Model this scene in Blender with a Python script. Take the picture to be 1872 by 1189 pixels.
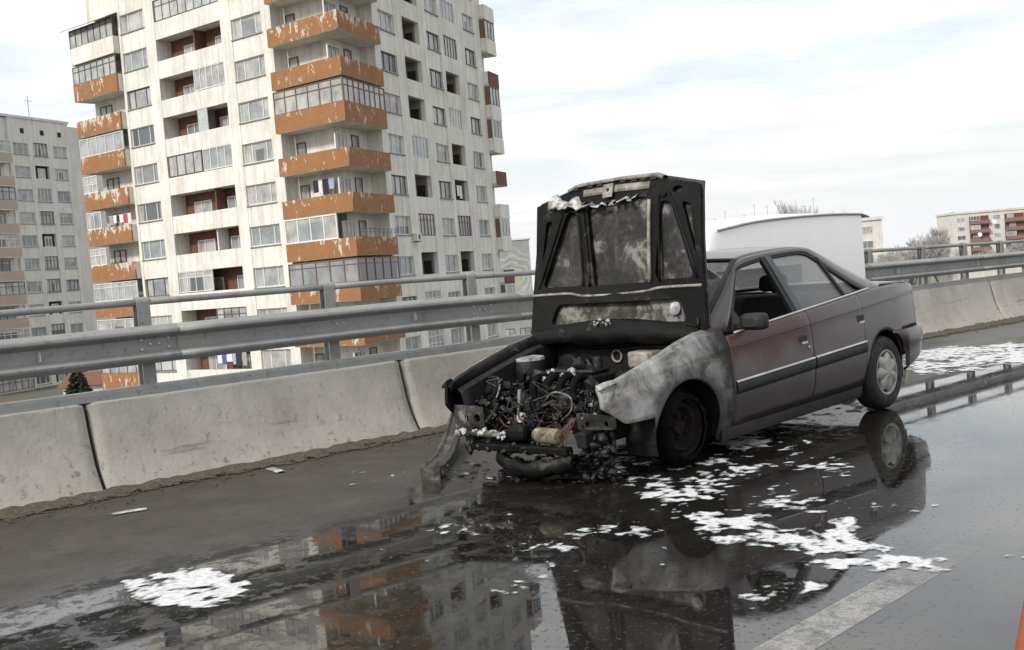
import bpy, bmesh, math, random
import numpy as np
from mathutils import Vector, Matrix, Euler

# ---------------------------------------------------------------- reset
for o in list(bpy.data.objects): bpy.data.objects.remove(o)
sc = bpy.context.scene
COL = sc.collection
R = math.radians
rng = random.Random(7)

# ---------------------------------------------------------------- camera
cam_d = bpy.data.cameras.new('camera'); cam = bpy.data.objects.new('camera', cam_d); COL.objects.link(cam)
CAM_H, PITCH, ROLL = 1.354, -.0462, -.0814
_cp, _sp, _cr, _sr = math.cos(PITCH), math.sin(PITCH), math.cos(ROLL), math.sin(ROLL)
_r = Vector((1, 0, 0)); _f = Vector((0, _cp, _sp)); _u = Vector((0, -_sp, _cp))
_r2 = _r*_cr+_u*_sr; _u2 = _u*_cr-_r*_sr
cam.matrix_world = Matrix(((_r2.x, _u2.x, -_f.x, 0), (_r2.y, _u2.y, -_f.y, 0), (_r2.z, _u2.z, -_f.z, CAM_H), (0, 0, 0, 1)))
cam_d.sensor_width = 36; cam_d.lens = 36*2100/1872; cam_d.clip_start = .05; cam_d.clip_end = 6000
sc.camera = cam

# ---------------------------------------------------------------- sky and sun
SUN = Vector((-.58, -.62, .58)).normalized()
w = bpy.data.worlds.new('World'); sc.world = w; w.use_nodes = True
nt = w.node_tree; nt.nodes.clear()
def nn(nt, t, **k):
    n = nt.nodes.new(t)
    for a, b in k.items(): setattr(n, a, b)
    return n
out = nn(nt, 'ShaderNodeOutputWorld'); bg = nn(nt, 'ShaderNodeBackground')
tc = nn(nt, 'ShaderNodeTexCoord'); sep = nn(nt, 'ShaderNodeSeparateXYZ'); com = nn(nt, 'ShaderNodeCombineXYZ')
mx = nn(nt, 'ShaderNodeMath', operation='MAXIMUM'); mx.inputs[1].default_value = .03
nt.links.new(tc.outputs['Generated'], sep.inputs[0])
nt.links.new(sep.outputs['Z'], mx.inputs[0])
nt.links.new(sep.outputs['X'], com.inputs['X']); nt.links.new(sep.outputs['Y'], com.inputs['Y']); nt.links.new(mx.outputs[0], com.inputs['Z'])
sky = nn(nt, 'ShaderNodeTexSky', sky_type='NISHITA'); sky.sun_disc = False
sky.sun_elevation = math.asin(SUN.z); sky.sun_rotation = math.atan2(SUN.x, SUN.y); sky.air_density = 1.0; sky.dust_density = 2.0
nt.links.new(com.outputs[0], sky.inputs['Vector'])
# clouds: direction projected on a flat layer
zz = nn(nt, 'ShaderNodeMath', operation='ADD'); zz.inputs[1].default_value = .12; nt.links.new(mx.outputs[0], zz.inputs[0])
dv = nn(nt, 'ShaderNodeVectorMath', operation='DIVIDE'); cz = nn(nt, 'ShaderNodeCombineXYZ')
for i in range(3): nt.links.new(zz.outputs[0], cz.inputs[i])
nt.links.new(com.outputs[0], dv.inputs[0]); nt.links.new(cz.outputs[0], dv.inputs[1])
mp = nn(nt, 'ShaderNodeMapping'); mp.inputs['Scale'].default_value = (.75, 1.0, 0); mp.inputs['Location'].default_value = (3.1, 1.7, 0); mp.inputs['Rotation'].default_value = (0, 0, .35)
nt.links.new(dv.outputs[0], mp.inputs[0])
cn = nn(nt, 'ShaderNodeTexNoise'); cn.inputs['Scale'].default_value = 1.25; cn.inputs['Detail'].default_value = 7; cn.inputs['Roughness'].default_value = .55; cn.inputs['Distortion'].default_value = .5
nt.links.new(mp.outputs[0], cn.inputs['Vector'])
cr = nn(nt, 'ShaderNodeValToRGB'); cr.color_ramp.elements[0].position = .42; cr.color_ramp.elements[0].color = (.58, .58, .58, 1); cr.color_ramp.elements[1].position = .60; cr.color_ramp.elements[1].color = (1, 1, 1, 1)
nt.links.new(cn.outputs['Fac'], cr.inputs[0])
cn2 = nn(nt, 'ShaderNodeTexNoise'); cn2.inputs['Scale'].default_value = 2.2; cn2.inputs['Detail'].default_value = 6
nt.links.new(mp.outputs[0], cn2.inputs['Vector'])
cc = nn(nt, 'ShaderNodeValToRGB'); cc.color_ramp.elements[0].position = .3; cc.color_ramp.elements[0].color = (7.7, 7.95, 8.3, 1); cc.color_ramp.elements[1].position = .62; cc.color_ramp.elements[1].color = (9.8, 9.8, 9.7, 1)
nt.links.new(cn2.outputs['Fac'], cc.inputs[0])
mixn = nn(nt, 'ShaderNodeMix', data_type='RGBA'); nt.links.new(cr.outputs[0], mixn.inputs[0]); nt.links.new(cc.outputs[0], mixn.inputs[7])
mul = nn(nt, 'ShaderNodeMix', data_type='RGBA', blend_type='MULTIPLY'); mul.inputs[0].default_value = 1; mul.inputs[7].default_value = (1.30, 1.22, 1.12, 1)
nt.links.new(sky.outputs[0], mul.inputs[6]); nt.links.new(mul.outputs[2], mixn.inputs[6])
hz_ = nn(nt, 'ShaderNodeMapRange'); hz_.interpolation_type = 'SMOOTHSTEP'; hz_.inputs[1].default_value = -.02; hz_.inputs[2].default_value = .16
nt.links.new(sep.outputs['Z'], hz_.inputs[0])
mixh = nn(nt, 'ShaderNodeMix', data_type='RGBA'); nt.links.new(hz_.outputs[0], mixh.inputs[0]); mixh.inputs[6].default_value = (7.4, 7.5, 7.7, 1); nt.links.new(mixn.outputs[2], mixh.inputs[7])
ov = nn(nt, 'ShaderNodeMapRange'); ov.inputs[1].default_value = .1; ov.inputs[2].default_value = 1; ov.inputs[3].default_value = 1; ov.inputs[4].default_value = 1.15
nt.links.new(sep.outputs['Z'], ov.inputs[0])
mo = nn(nt, 'ShaderNodeVectorMath', operation='SCALE'); nt.links.new(mixh.outputs[2], mo.inputs[0]); nt.links.new(ov.outputs[0], mo.inputs['Scale'])
nt.links.new(mo.outputs[0], bg.inputs[0]); bg.inputs[1].default_value = .1
nt.links.new(bg.outputs[0], out.inputs[0])
sun_d = bpy.data.lights.new('sun', 'SUN'); sun_d.energy = 2.5; sun_d.angle = R(8); sun_d.color = (1, .96, .9)
sun = bpy.data.objects.new('sun', sun_d); COL.objects.link(sun)
sun.rotation_euler = (-SUN).to_track_quat('-Z', 'Y').to_euler(); sun.location = (-20, -20, 40)
sc.view_settings.view_transform = 'Standard'; sc.view_settings.look = 'None'; sc.view_settings.exposure = 0.32; sc.view_settings.gamma = 1
sc.view_settings.use_curve_mapping = False

# ---------------------------------------------------------------- node material helpers
class Mat:
    def __init__(s, name):
        s.m = bpy.data.materials.new(name); s.m.use_nodes = True; s.nt = s.m.node_tree
        s.b = s.nt.nodes['Principled BSDF']; s.tc = s.nt.nodes.new('ShaderNodeTexCoord')
    def set(s, **k):
        for a, v in k.items():
            inp = s.b.inputs[{'col': 'Base Color', 'rough': 'Roughness', 'metal': 'Metallic', 'normal': 'Normal', 'ior': 'IOR', 'coat': 'Coat Weight', 'coatr': 'Coat Roughness', 'alpha': 'Alpha', 'trans': 'Transmission Weight', 'spec': 'Specular IOR Level', 'emit': 'Emission Color', 'emits': 'Emission Strength'}[a]]
            if hasattr(v, 'is_linked') or isinstance(v, bpy.types.NodeSocket): s.nt.links.new(v, inp)
            else: inp.default_value = (*v, 1) if isinstance(v, tuple) and len(v) == 3 else v
        return s
    def coord(s, scale=(1, 1, 1), rot=(0, 0, 0), loc=(0, 0, 0), src='Object'):
        mp = s.nt.nodes.new('ShaderNodeMapping'); mp.inputs['Scale'].default_value = scale; mp.inputs['Rotation'].default_value = rot; mp.inputs['Location'].default_value = loc
        s.nt.links.new(s.tc.outputs[src], mp.inputs[0]); return mp.outputs[0]
    def rcoord(s, scale=(1, 1, 1), src='Object'):
        v = s.coord(scale=scale, src=src); a = s.nt.nodes.new('ShaderNodeVectorMath'); a.operation = 'ADD'; k = s.nt.nodes.new('ShaderNodeVectorMath'); k.operation = 'SCALE'; k.inputs[0].default_value = (37, 53, 71)
        s.nt.links.new(s.rand(), k.inputs['Scale']); s.nt.links.new(v, a.inputs[0]); s.nt.links.new(k.outputs[0], a.inputs[1]); return a.outputs[0]
    def noise(s, fr=5, detail=5, rough=.6, dist=0, vec=None, **k):
        n = s.nt.nodes.new('ShaderNodeTexNoise'); n.inputs["Scale"].default_value = fr; n.inputs["Detail"].default_value = detail; n.inputs['Roughness'].default_value = rough; n.inputs['Distortion'].default_value = dist
        s.nt.links.new(vec if vec is not None else s.coord(**k), n.inputs['Vector']); return n.outputs['Fac']
    def ramp(s, fac, stops, interp='LINEAR'):
        r = s.nt.nodes.new('ShaderNodeValToRGB'); r.color_ramp.interpolation = interp
        e = r.color_ramp.elements
        while len(e) < len(stops): e.new(.5)
        for i, (p, c) in enumerate(stops):
            e[i].position = p; e[i].color = (c, c, c, 1) if isinstance(c, (int, float)) else (*c, 1)
        s.nt.links.new(fac, r.inputs[0]); return r.outputs[0]
    def mix(s, fac, a, b, mode='MIX'):
        n = s.nt.nodes.new('ShaderNodeMix'); n.data_type = 'RGBA'; n.blend_type = mode
        for v, i in ((fac, 0), (a, 6), (b, 7)):
            if isinstance(v, bpy.types.NodeSocket): s.nt.links.new(v, n.inputs[i])
            else: n.inputs[i].default_value = v if i == 0 else ((v, v, v, 1) if isinstance(v, (int, float)) else (*v, 1))
        return n.outputs[2]
    def math(s, op, a, b=None, c=None, clamp=False):
        n = s.nt.nodes.new('ShaderNodeMath'); n.operation = op; n.use_clamp = clamp
        for i, v in enumerate((a, b, c)):
            if v is None: continue
            if isinstance(v, bpy.types.NodeSocket): s.nt.links.new(v, n.inputs[i])
            else: n.inputs[i].default_value = v
        return n.outputs[0]
    def xyz(s, src='Object'):
        n = s.nt.nodes.new('ShaderNodeSeparateXYZ'); s.nt.links.new(s.tc.outputs[src], n.inputs[0]); return n.outputs
    def step(s, v, a, b):
        n = s.nt.nodes.new('ShaderNodeMapRange'); n.interpolation_type = 'SMOOTHSTEP'
        s.nt.links.new(v, n.inputs[0]); n.inputs[1].default_value = a; n.inputs[2].default_value = b; return n.outputs[0]
    def bump(s, h, st=.3, d=.01):
        n = s.nt.nodes.new('ShaderNodeBump'); n.inputs['Strength'].default_value = st; n.inputs['Distance'].default_value = d
        s.nt.links.new(h, n.inputs['Height']); return n.outputs[0]
    def rand(s):
        return s.nt.nodes.new('ShaderNodeObjectInfo').outputs['Random']

def simple(name, a, b=None, rough=.6, metal=0, scale=6, bump=0, bscale=60, coat=0, stops=(.35, .65), src='Object'):
    M = Mat(name); b = b or tuple(x*.75 for x in a)
    M.set(col=M.ramp(M.noise(scale, 6, .65, src=src), [(stops[0], b), (stops[1], a)]), rough=rough, metal=metal)
    if coat: M.set(coat=coat, coatr=.1)
    if bump: M.set(normal=M.bump(M.noise(bscale, 4), bump, .01))
    return M.m

MT = {}
# concrete of the tower blocks: blotches, run-off streaks, fine grain
def wallmat(name, light, dark, streak):
    M = Mat(name)
    c = M.ramp(M.noise(.35, 7, .65), [(.3, dark), (.62, light)])
    st = M.ramp(M.noise(1.0, 6, .7, scale=(2.2, 2.2, .22)), [(.38, 1), (.56, 0)])
    c = M.mix(M.math('MULTIPLY', st, .4), c, streak)
    fine = M.ramp(M.noise(9, 5, .7), [(.33, .88), (.6, 1)])
    c = M.mix(1, c, fine, 'MULTIPLY')
    sp = M.ramp(M.noise(3.2, 6, .75), [(.62, 0), (.7, 1)])
    c = M.mix(M.math('MULTIPLY', sp, .35), c, streak)
    M.set(col=c, rough=.9, normal=M.bump(M.noise(14, 6), .35, .02)); return M.m
MT['wall'] = wallmat('weathered_concrete', (.80, .78, .72), (.62, .60, .54), (.36, .335, .28))
MT['wall2'] = wallmat('grey_concrete', (.74, .715, .665), (.61, .585, .54), (.42, .40, .355))
MT['wall3'] = wallmat('pale_concrete', (.66, .63, .58), (.57, .54, .49), (.45, .42, .37))
def paintmat(name, a, b, peel, thr=.6):
    M = Mat(name)
    c = M.ramp(M.noise(.8, 5), [(.3, b), (.7, a)])
    pk = M.noise(1.5, 8, .72, dist=.5, vec=M.rcoord((1.7, 1.7, .75)))
    z = M.xyz('Generated')[2]
    lift = M.math('MULTIPLY', M.step(z, .2, 1.0), M.math('MULTIPLY', M.math('FRACT', M.math('MULTIPLY', M.rand(), 7.3)), .13))
    big = M.math('MULTIPLY', M.noise(.3, 2, vec=M.rcoord()), .26)
    pk = M.math('ADD', M.math('ADD', pk, lift), M.math('SUBTRACT', big, .125))
    c = M.mix(M.ramp(pk, [(thr, 0), (thr+.012, 1)]), c, peel)
    M.set(col=c, rough=.8, normal=M.bump(M.noise(12, 4), .2, .01)); return M.m
MT['orange'] = paintmat('peeling_orange_paint', (.31, .145, .055), (.25, .115, .045), (.54, .49, .42), .618)
MT['pink'] = paintmat('faded_pink_paint', (.46, .36, .30), (.40, .32, .27), (.48, .44, .39), .7)
MT['redpaint'] = simple('dull_red_paint', (.24, .15, .135), (.19, .12, .11), .8)
MT['brown'] = simple('brown_tile', (.17, .075, .045), (.10, .045, .03), .8, scale=2)
MT['white_frame'] = simple('white_window_frame', (.72, .72, .70), (.62, .62, .60), .5)
MT['brown_frame'] = simple('brown_window_frame', (.20, .11, .07), (.13, .075, .05), .6)
MT['dark_frame'] = simple('dark_window_frame', (.12, .115, .11), (.08, .08, .08), .6)
M = Mat('window_pane')
c = M.ramp(M.rand(), [(0, (.08, .09, .10)), (.3, (.24, .25, .26)), (.55, (.40, .41, .41)), (.8, (.26, .29, .30)), (1, (.5, .5, .48))])
gx_ = M.xyz('Generated'); r2 = M.math('FRACT', M.math('MULTIPLY', M.rand(), 13.7)); r3 = M.math('FRACT', M.math('MULTIPLY', M.rand(), 29.3))
fold = M.ramp(M.noise(2.0, 3, .5, vec=M.rcoord((6, 6, .25))), [(.35, .72), (.65, 1.0)])
curt = M.mix(1, (.50, .49, .47), fold, 'MULTIPLY')
side_ = M.math('GREATER_THAN', M.math('ABSOLUTE', M.math('SUBTRACT', gx_[0], .5)), M.math('MULTIPLY', r2, .55))
c = M.mix(M.math('MULTIPLY', side_, M.math('GREATER_THAN', r3, .35)), c, curt)
blind = M.math('GREATER_THAN', gx_[2], M.math('ADD', .45, M.math('MULTIPLY', r2, .8)))
c = M.mix(blind, c, (.42, .41, .385))
refl = M.ramp(M.noise(.9, 4, .6, vec=M.rcoord()), [(.42, .0), (.66, .55)])
c = M.mix(refl, c, (.09, .10, .11))
M.set(col=c, rough=.12, spec=.6); MT['pane'] = M.m
MT['dark'] = simple('dark_interior', (.03, .028, .026), None, .9)
MT['roofing'] = simple('roof_felt', (.2, .19, .18), None, .95)
# galvanised steel
M = Mat('galvanised_steel')
c = M.ramp(M.noise(3, 7, .65), [(.3, (.235, .238, .23)), (.7, (.32, .323, .31))])
c = M.mix(M.ramp(M.noise(18, 5, .7), [(.55, 0), (.68, .6)]), c, (.13, .12, .105))
c = M.mix(M.ramp(M.noise(2.2, 6, .7, scale=(1, 1, .2)), [(.55, 0), (.75, .45)]), c, (.13, .12, .10))
M.set(col=c, rough=M.ramp(M.noise(6, 4), [(.3, .5), (.7, .68)]), metal=.15, normal=M.bump(M.noise(30, 4), .12, .004)); MT['steel'] = M.m
MT['bolt'] = simple('bright_bolt', (.6, .6, .58), None, .35, metal=.6)
# barrier concrete (local x along, z up)
M = Mat('barrier_concrete')
c = M.ramp(M.noise(1.3, 8, .68), [(.32, (.29, .27, .24)), (.66, (.43, .405, .365))])
pits = M.ramp(M.noise(16, 6, .75, scale=(1, 1, .55)), [(.595, 0), (.65, 1)])
zc = M.xyz()[2]
low = M.step(zc, .5, .05)
c = M.mix(M.math('MULTIPLY', pits, M.math('ADD', M.math('MULTIPLY', low, .55), .25)), c, (.12, .107, .09))
c = M.mix(M.math('MULTIPLY', M.ramp(M.noise(2.0, 6, .7, scale=(1.3, 1.3, .3)), [(.5, 0), (.7, 1)]), .4), c, (.22, .20, .175))
lime = M.math('MULTIPLY', M.ramp(M.noise(4, 6, .7), [(.4, 0), (.55, 1)]), M.step(zc, .27, .12))
c = M.mix(M.math('MULTIPLY', lime, .45), c, (.35, .335, .305))
scuff = M.math('MULTIPLY', M.ramp(M.noise(2.2, 6, .7, scale=(.5, 1, 6)), [(.60, 0), (.68, 1)]), M.math('MULTIPLY', M.step(zc, .14, .22), M.step(zc, .5, .36)))
c = M.mix(M.math('MULTIPLY', scuff, .5), c, (.07, .065, .06))
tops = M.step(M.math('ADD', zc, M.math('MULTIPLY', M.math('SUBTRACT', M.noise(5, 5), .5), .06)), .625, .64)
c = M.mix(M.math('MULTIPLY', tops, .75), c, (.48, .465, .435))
M.set(col=c, rough=.92, normal=M.bump(M.math('ADD', M.noise(22, 7, .7), M.math('MULTIPLY', pits, -.6)), .5, .012)); MT['barrier'] = M.m

# ---------------------------------------------------------------- mesh helpers
class MB:
    def __init__(s): s.v = []; s.f = []; s.mi = []; s.cur = 0
    def add(s, vs, fs, M=None):
        n = len(s.v)
        if M is not None: vs = [M @ Vector(v) for v in vs]
        s.v += [tuple(v) for v in vs]; s.f += [tuple(i+n for i in f) for f in fs]; s.mi += [s.cur]*len(fs); return s
    def box(s, x0, x1, y0, y1, z0, z1, M=None):
        return s.add([(x0, y0, z0), (x1, y0, z0), (x1, y1, z0), (x0, y1, z0), (x0, y0, z1), (x1, y0, z1), (x1, y1, z1), (x0, y1, z1)],
                     [(3, 2, 1, 0), (4, 5, 6, 7), (0, 1, 5, 4), (1, 2, 6, 5), (2, 3, 7, 6), (3, 0, 4, 7)], M)
    def prism(s, poly, z0, z1):
        n = len(poly)
        a = sum(poly[i][0]*poly[(i+1) % n][1]-poly[(i+1) % n][0]*poly[i][1] for i in range(n))
        if a < 0: poly = poly[::-1]
        return s.add([(p[0], p[1], z0) for p in poly]+[(p[0], p[1], z1) for p in poly],
                     [tuple(range(n))[::-1], tuple(range(n, 2*n))]+[(i, (i+1) % n, n+(i+1) % n, n+i) for i in range(n)])
    def tube(s, pts, r, n=6, cap=True, M=None):
        pts = [Vector(p) for p in pts]; rs = r if isinstance(r, (list, tuple)) else [r]*len(pts)
        vs = []; fs = []; up = None
        for i, p in enumerate(pts):
            d = (pts[min(i+1, len(pts)-1)]-pts[max(i-1, 0)]).normalized()
            if up is None: up = d.orthogonal().normalized()
            else:
                up = up-d*up.dot(d); up = up.normalized() if up.length > 1e-6 else d.orthogonal().normalized()
            q = d.cross(up)
            for k in range(n):
                a = 2*math.pi*k/n; vs.append(p+(up*math.cos(a)+q*math.sin(a))*rs[i])
        for i in range(len(pts)-1):
            for k in range(n): fs.append((i*n+k, i*n+(k+1) % n, (i+1)*n+(k+1) % n, (i+1)*n+k))
        if cap: fs += [tuple(range(n))[::-1], tuple((len(pts)-1)*n+k for k in range(n))]
        return s.add(vs, fs, M)
    def lathe(s, prof, n=20, M=None):   # prof (r,z) around local z
        vs = []; fs = []
        for r, z in prof:
            for k in range(n): a = 2*math.pi*k/n; vs.append((r*math.cos(a), r*math.sin(a), z))
        for i in range(len(prof)-1):
            for k in range(n): fs.append((i*n+k, i*n+(k+1) % n, (i+1)*n+(k+1) % n, (i+1)*n+k))
        fs += [tuple(range(n))[::-1], tuple((len(prof)-1)*n+k for k in range(n))]
        return s.add(vs, fs, M)
    def grid(s, rows, flip=False, closed=False):
        n = len(rows[0]); vs = [v for r in rows for v in r]; fs = []
        for i in range(len(rows)-1):
            for k in range(n if closed else n-1):
                a, b = i*n+k, i*n+(k+1) % n; q = (a, b, b+n, a+n); fs.append(q[::-1] if flip else q)
        return s.add(vs, fs)
    def mesh(s, name, mats, smooth=False):
        me = bpy.data.meshes.new(name); me.from_pydata(s.v, [], s.f)
        for m in (mats if isinstance(mats, (list, tuple)) else [mats]): me.materials.append(m)
        if any(s.mi): me.polygons.foreach_set('material_index', s.mi)
        if smooth:
            me.polygons.foreach_set('use_smooth', [True]*len(me.polygons))
            if smooth is not True:
                try: me.set_sharp_from_angle(angle=R(smooth))
                except Exception: pass
        me.update(); return me
    def build(s, name, mats, parent=None, smooth=False, loc=(0, 0, 0), rz=0): return put(name, s.mesh(name, mats, smooth), parent, loc, rz)

def put(name, me, parent=None, loc=(0, 0, 0), rz=0):
    o = bpy.data.objects.new(name, me); COL.objects.link(o); o.parent = parent; o.location = loc; o.rotation_euler = (0, 0, rz) if not isinstance(rz, tuple) else rz
    return o
def empty(name, loc=(0, 0, 0), rz=0):
    return put(name, None, None, loc, rz)
def tag(o, label, cat, group=None):
    o['label'] = label; o['category'] = cat
    if group: o['group'] = group
    return o
def kind(o, k): o['kind'] = k; return o
def solid(o, t, off=-1, bevel=0):
    m = o.modifiers.new('solid', 'SOLIDIFY'); m.thickness = t; m.offset = off
    if bevel:
        b = o.modifiers.new('bevel', 'BEVEL'); b.width = bevel; b.segments = 2; b.limit_method = 'ANGLE'
    return o
def bevel(o, wd=.01, seg=2):
    b = o.modifiers.new('bevel', 'BEVEL'); b.width = wd; b.segments = seg; b.limit_method = 'ANGLE'; return o
def cat(pts, n):
    """Catmull-Rom through points, n samples in all"""
    P = np.array(pts, float); m = len(P); out = []
    for t in np.linspace(0, m-1, n):
        i = min(int(t), m-2); f = t-i
        p0, p1, p2, p3 = P[max(i-1, 0)], P[i], P[i+1], P[min(i+2, m-1)]
        out.append(.5*((2*p1)+(-p0+p2)*f+(2*p0-5*p1+4*p2-p3)*f*f+(-p0+3*p1-3*p2+p3)*f**3))
    return [tuple(float(x) for x in q) for q in out]
def round_poly(poly, r, n=4):
    out = []; m = len(poly)
    for i in range(m):
        a, b, c = (Vector(poly[(i+k) % m]) for k in (-1, 0, 1))
        d1 = (a-b); d2 = (c-b); k = min(r, d1.length*.45, d2.length*.45); p, q = b+d1.normalized()*k, b+d2.normalized()*k
        for j in range(n+1):
            t = j/n; out.append(tuple(p*(1-t)**2+b*2*t*(1-t)+q*t*t))
    return out
def sheet(name, outer, holes, fn, mat, parent, thick, bev=0):
    """flat sheet with cut-outs in (a,b), lifted by fn"""
    bm = bmesh.new(); edges = []
    for loop in [outer]+holes:
        vs = [bm.verts.new((p[0], p[1], 0)) for p in loop]
        edges += [bm.edges.new((vs[i], vs[(i+1) % len(vs)])) for i in range(len(vs))]
    bmesh.ops.triangle_fill(bm, use_beauty=True, use_dissolve=False, edges=edges)
    for v in bm.verts: v.co = Vector(fn(v.co.x, v.co.y))
    bmesh.ops.recalc_face_normals(bm, faces=bm.faces)
    me = bpy.data.meshes.new(name); bm.to_mesh(me); bm.free(); me.materials.append(mat)
    o = put(name, me, parent); solid(o, thick, 0)
    if bev: bevel(o, bev)
    return o
# numpy value noise
def vnoise(x, y, seed=0):
    xi = np.floor(x).astype(np.int64); yi = np.floor(y).astype(np.int64); fx = x-xi; fy = y-yi
    def h(a, b):
        n = (a*374761393+b*668265263+seed*1442695041) & 0xffffffff
        n = ((n ^ (n >> 13))*1274126177) & 0xffffffff
        return ((n ^ (n >> 16)) & 0xffff)/65535.0
    fx = fx*fx*(3-2*fx); fy = fy*fy*(3-2*fy)
    return (h(xi, yi)*(1-fx)+h(xi+1, yi)*fx)*(1-fy)+(h(xi, yi+1)*(1-fx)+h(xi+1, yi+1)*fx)*fy
def fbm(x, y, oct=5, seed=0):
    s = 0; a = .5; t = 0
    for i in range(oct):
        s = s+a*vnoise(x*2**i, y*2**i, seed+i); t += a; a *= .55
    return s/t

# ================================================================ SETTING
# -- ground far below the viaduct, falling away with distance
rows = []
for r_ in (0, 30, 60, 120, 200, 300, 450, 700, 1200, 2500, 5000):
    z = -8-.021*max(0, r_-260)
    rows.append([(r_*math.sin(a), r_*math.cos(a), z) for a in np.linspace(0, 2*math.pi, 49)[:-1]])
MT['ground'] = simple('town_ground', (.13, .125, .10), (.08, .082, .062), .95, scale=.05)
mb = MB(); mb.grid(rows, closed=True, flip=True); kind(mb.build('ground', MT['ground']), 'structure')

# -- road frame: local x = along the barrier (S), local y = towards the barrier (N)
TH = R(42.5); O = Vector((0, 10.8, 0))
tv = Vector((math.cos(TH), math.sin(TH), 0)); nv = Vector((-math.sin(TH), math.cos(TH), 0))
def SN(S, N, z=0): return O+tv*S+nv*N+Vector((0, 0, z))
def nbar(S):   # toe line of the barrier
    return -.02-.014*S-.0011*S*S*(1 if S > 0 else .4)
def toSN(x, y):
    d = Vector((x, y, 0))-O; return d.dot(tv), d.dot(nv)
# road material
M = Mat('wet_asphalt')
X = M.xyz(); S_, N_ = X[0], X[1]
wob = M.math('SUBTRACT', M.noise(.55, 4, .55), .5)
# damp strip beside the barrier
edge = M.math('ADD', N_, M.math('MULTIPLY', wob, 1.1))
edge = M.math('ADD', edge, M.math('MULTIPLY', M.step(S_, -4.2, -1.6), -.55))
mott = M.noise(4.5, 6, .68, scale=(1, 1.6, 1))
edge = M.math('ADD', edge, M.math('MULTIPLY', M.math('SUBTRACT', mott, .5), 1.0))
dry = M.step(edge, -2.5, -1.95)
dryb = M.math('MULTIPLY', M.step(M.math('ADD', N_, M.math('MULTIPLY', wob, .5)), -1.75, -1.25), M.step(S_, 2.5, 4.5))
dry = M.math('MULTIPLY', dry, M.math('SUBTRACT', 1.0, M.step(S_, .2, 1.6)))
dry = M.math('MAXIMUM', dry, dryb)
# scattered islands where the aggregate stands above the film
isl = M.ramp(M.noise(7, 7, .72), [(.53, 0), (.60, 1)])
near = M.step(N_, -4.9, -3.0)
isl = M.math('MULTIPLY', isl, M.math('ADD', M.math('MULTIPLY', near, .75), .10))
isl = M.math('MULTIPLY', isl, M.math('SUBTRACT', 1.0, M.step(S_, -.5, 1.2)))
grain = M.noise(70, 5, .75)
drycol = M.ramp(M.noise(1.6, 6, .6), [(.3, (.048, .040, .032)), (.7, (.082, .070, .057))])
drycol = M.mix(1, drycol, M.ramp(grain, [(.36, .45), (.62, 1.35)]), 'MULTIPLY')
drycol = M.mix(M.ramp(M.noise(5, 6, .7), [(.56, 0), (.70, .5)]), drycol, (.024, .021, .018))
far = M.step(S_, 3.0, 5.0)
drycol = M.mix(far, drycol, (.13, .124, .114))
wetcol = M.ramp(M.noise(2.5, 6, .6), [(.3, (.009, .008, .007)), (.7, (.019, .017, .0145))])
rdry = M.ramp(M.noise(3, 5), [(.3, .55), (.7, .75)])
rwet = M.ramp(M.noise(3.5, 6, .6), [(.35, .012), (.75, .06)])
m1 = M.math('MAXIMUM', dry, M.math('MULTIPLY', isl, .28))
col = M.mix(dry, wetcol, drycol)
col = M.mix(M.math('MULTIPLY', isl, .6), col, (.034, .031, .027))
rough = M.mix(m1, rwet, rdry)
pit = M.ramp(M.noise(34, 5, .7), [(.60, 0), (.68, .8)])
m1 = M.math('MAXIMUM', m1, M.math('MULTIPLY', pit, .55)); rough = M.mix(M.math('MULTIPLY', pit, .5), rough, .5)
fleck = M.ramp(M.noise(60, 2, .5), [(.72, 0), (.75, 1)])
col = M.mix(M.math('MULTIPLY', fleck, .5), col, (.28, .27, .26))
h = M.math('MULTIPLY', M.noise(120, 4, .7), m1)
rip = M.math('ADD', M.math('MULTIPLY', M.noise(5, 2, .5), .035), M.math('MULTIPLY', M.noise(45, 2, .5), .012))
M.set(col=col, rough=rough, ior=1.55, spec=M.mix(dry, .5, .28), normal=M.bump(M.math('ADD', h, rip), .35, .004))
MT['road'] = M.m
mb = MB(); xs = np.linspace(-40, 70, 56); top = []; bot = []
for S in xs:
    nb = nbar(max(-14, min(S, 26)))+.6
    top.append([(S, -22, 0), (S, -8, 0), (S, nb, 0)])
mb.grid(top)
for S0, S1 in zip(xs[:-1], xs[1:]):
    n0, n1 = nbar(max(-14, min(S0, 26)))+.6, nbar(max(-14, min(S1, 26)))+.6
    mb.add([(S0, n0, 0), (S1, n1, 0), (S1, n1, -1.1), (S0, n0, -1.1), (S0, -22, -1.1), (S1, -22, -1.1)], [(0, 3, 2, 1), (3, 4, 5, 2)])
road = kind(mb.build('road', MT['road'], loc=O, rz=TH), 'structure')
# worn lane dash, under the water film
M = Mat('worn_road_paint')
wear = M.math('MULTIPLY', M.ramp(M.noise(7, 7, .75), [(.34, 0), (.54, 1)]), M.math('SUBTRACT', 1.0, M.math('MULTIPLY', M.step(M.xyz()[0], -3.6, -2.6), .8)))
wear = M.math('MULTIPLY', wear, M.ramp(M.noise(60, 4, .7), [(.3, .35), (.55, 1)]))
M.set(col=M.ramp(M.noise(25, 5), [(.3, (.36, .345, .31)), (.7, (.50, .485, .45))]), rough=.28, alpha=M.math('MULTIPLY', wear, .68), ior=1.36, normal=M.bump(M.noise(120, 3), .15, .003)); MT['lane'] = M.m
mb = MB(); mb.grid([[(S, -5.78+.076*(S+4.1), .0018), (S, -5.60+.076*(S+4.1), .0018)] for S in np.linspace(-6.5, -2.55, 30)], flip=True)
kind(mb.build('lane_marking', MT['lane'], loc=O, rz=TH), 'structure')
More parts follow.
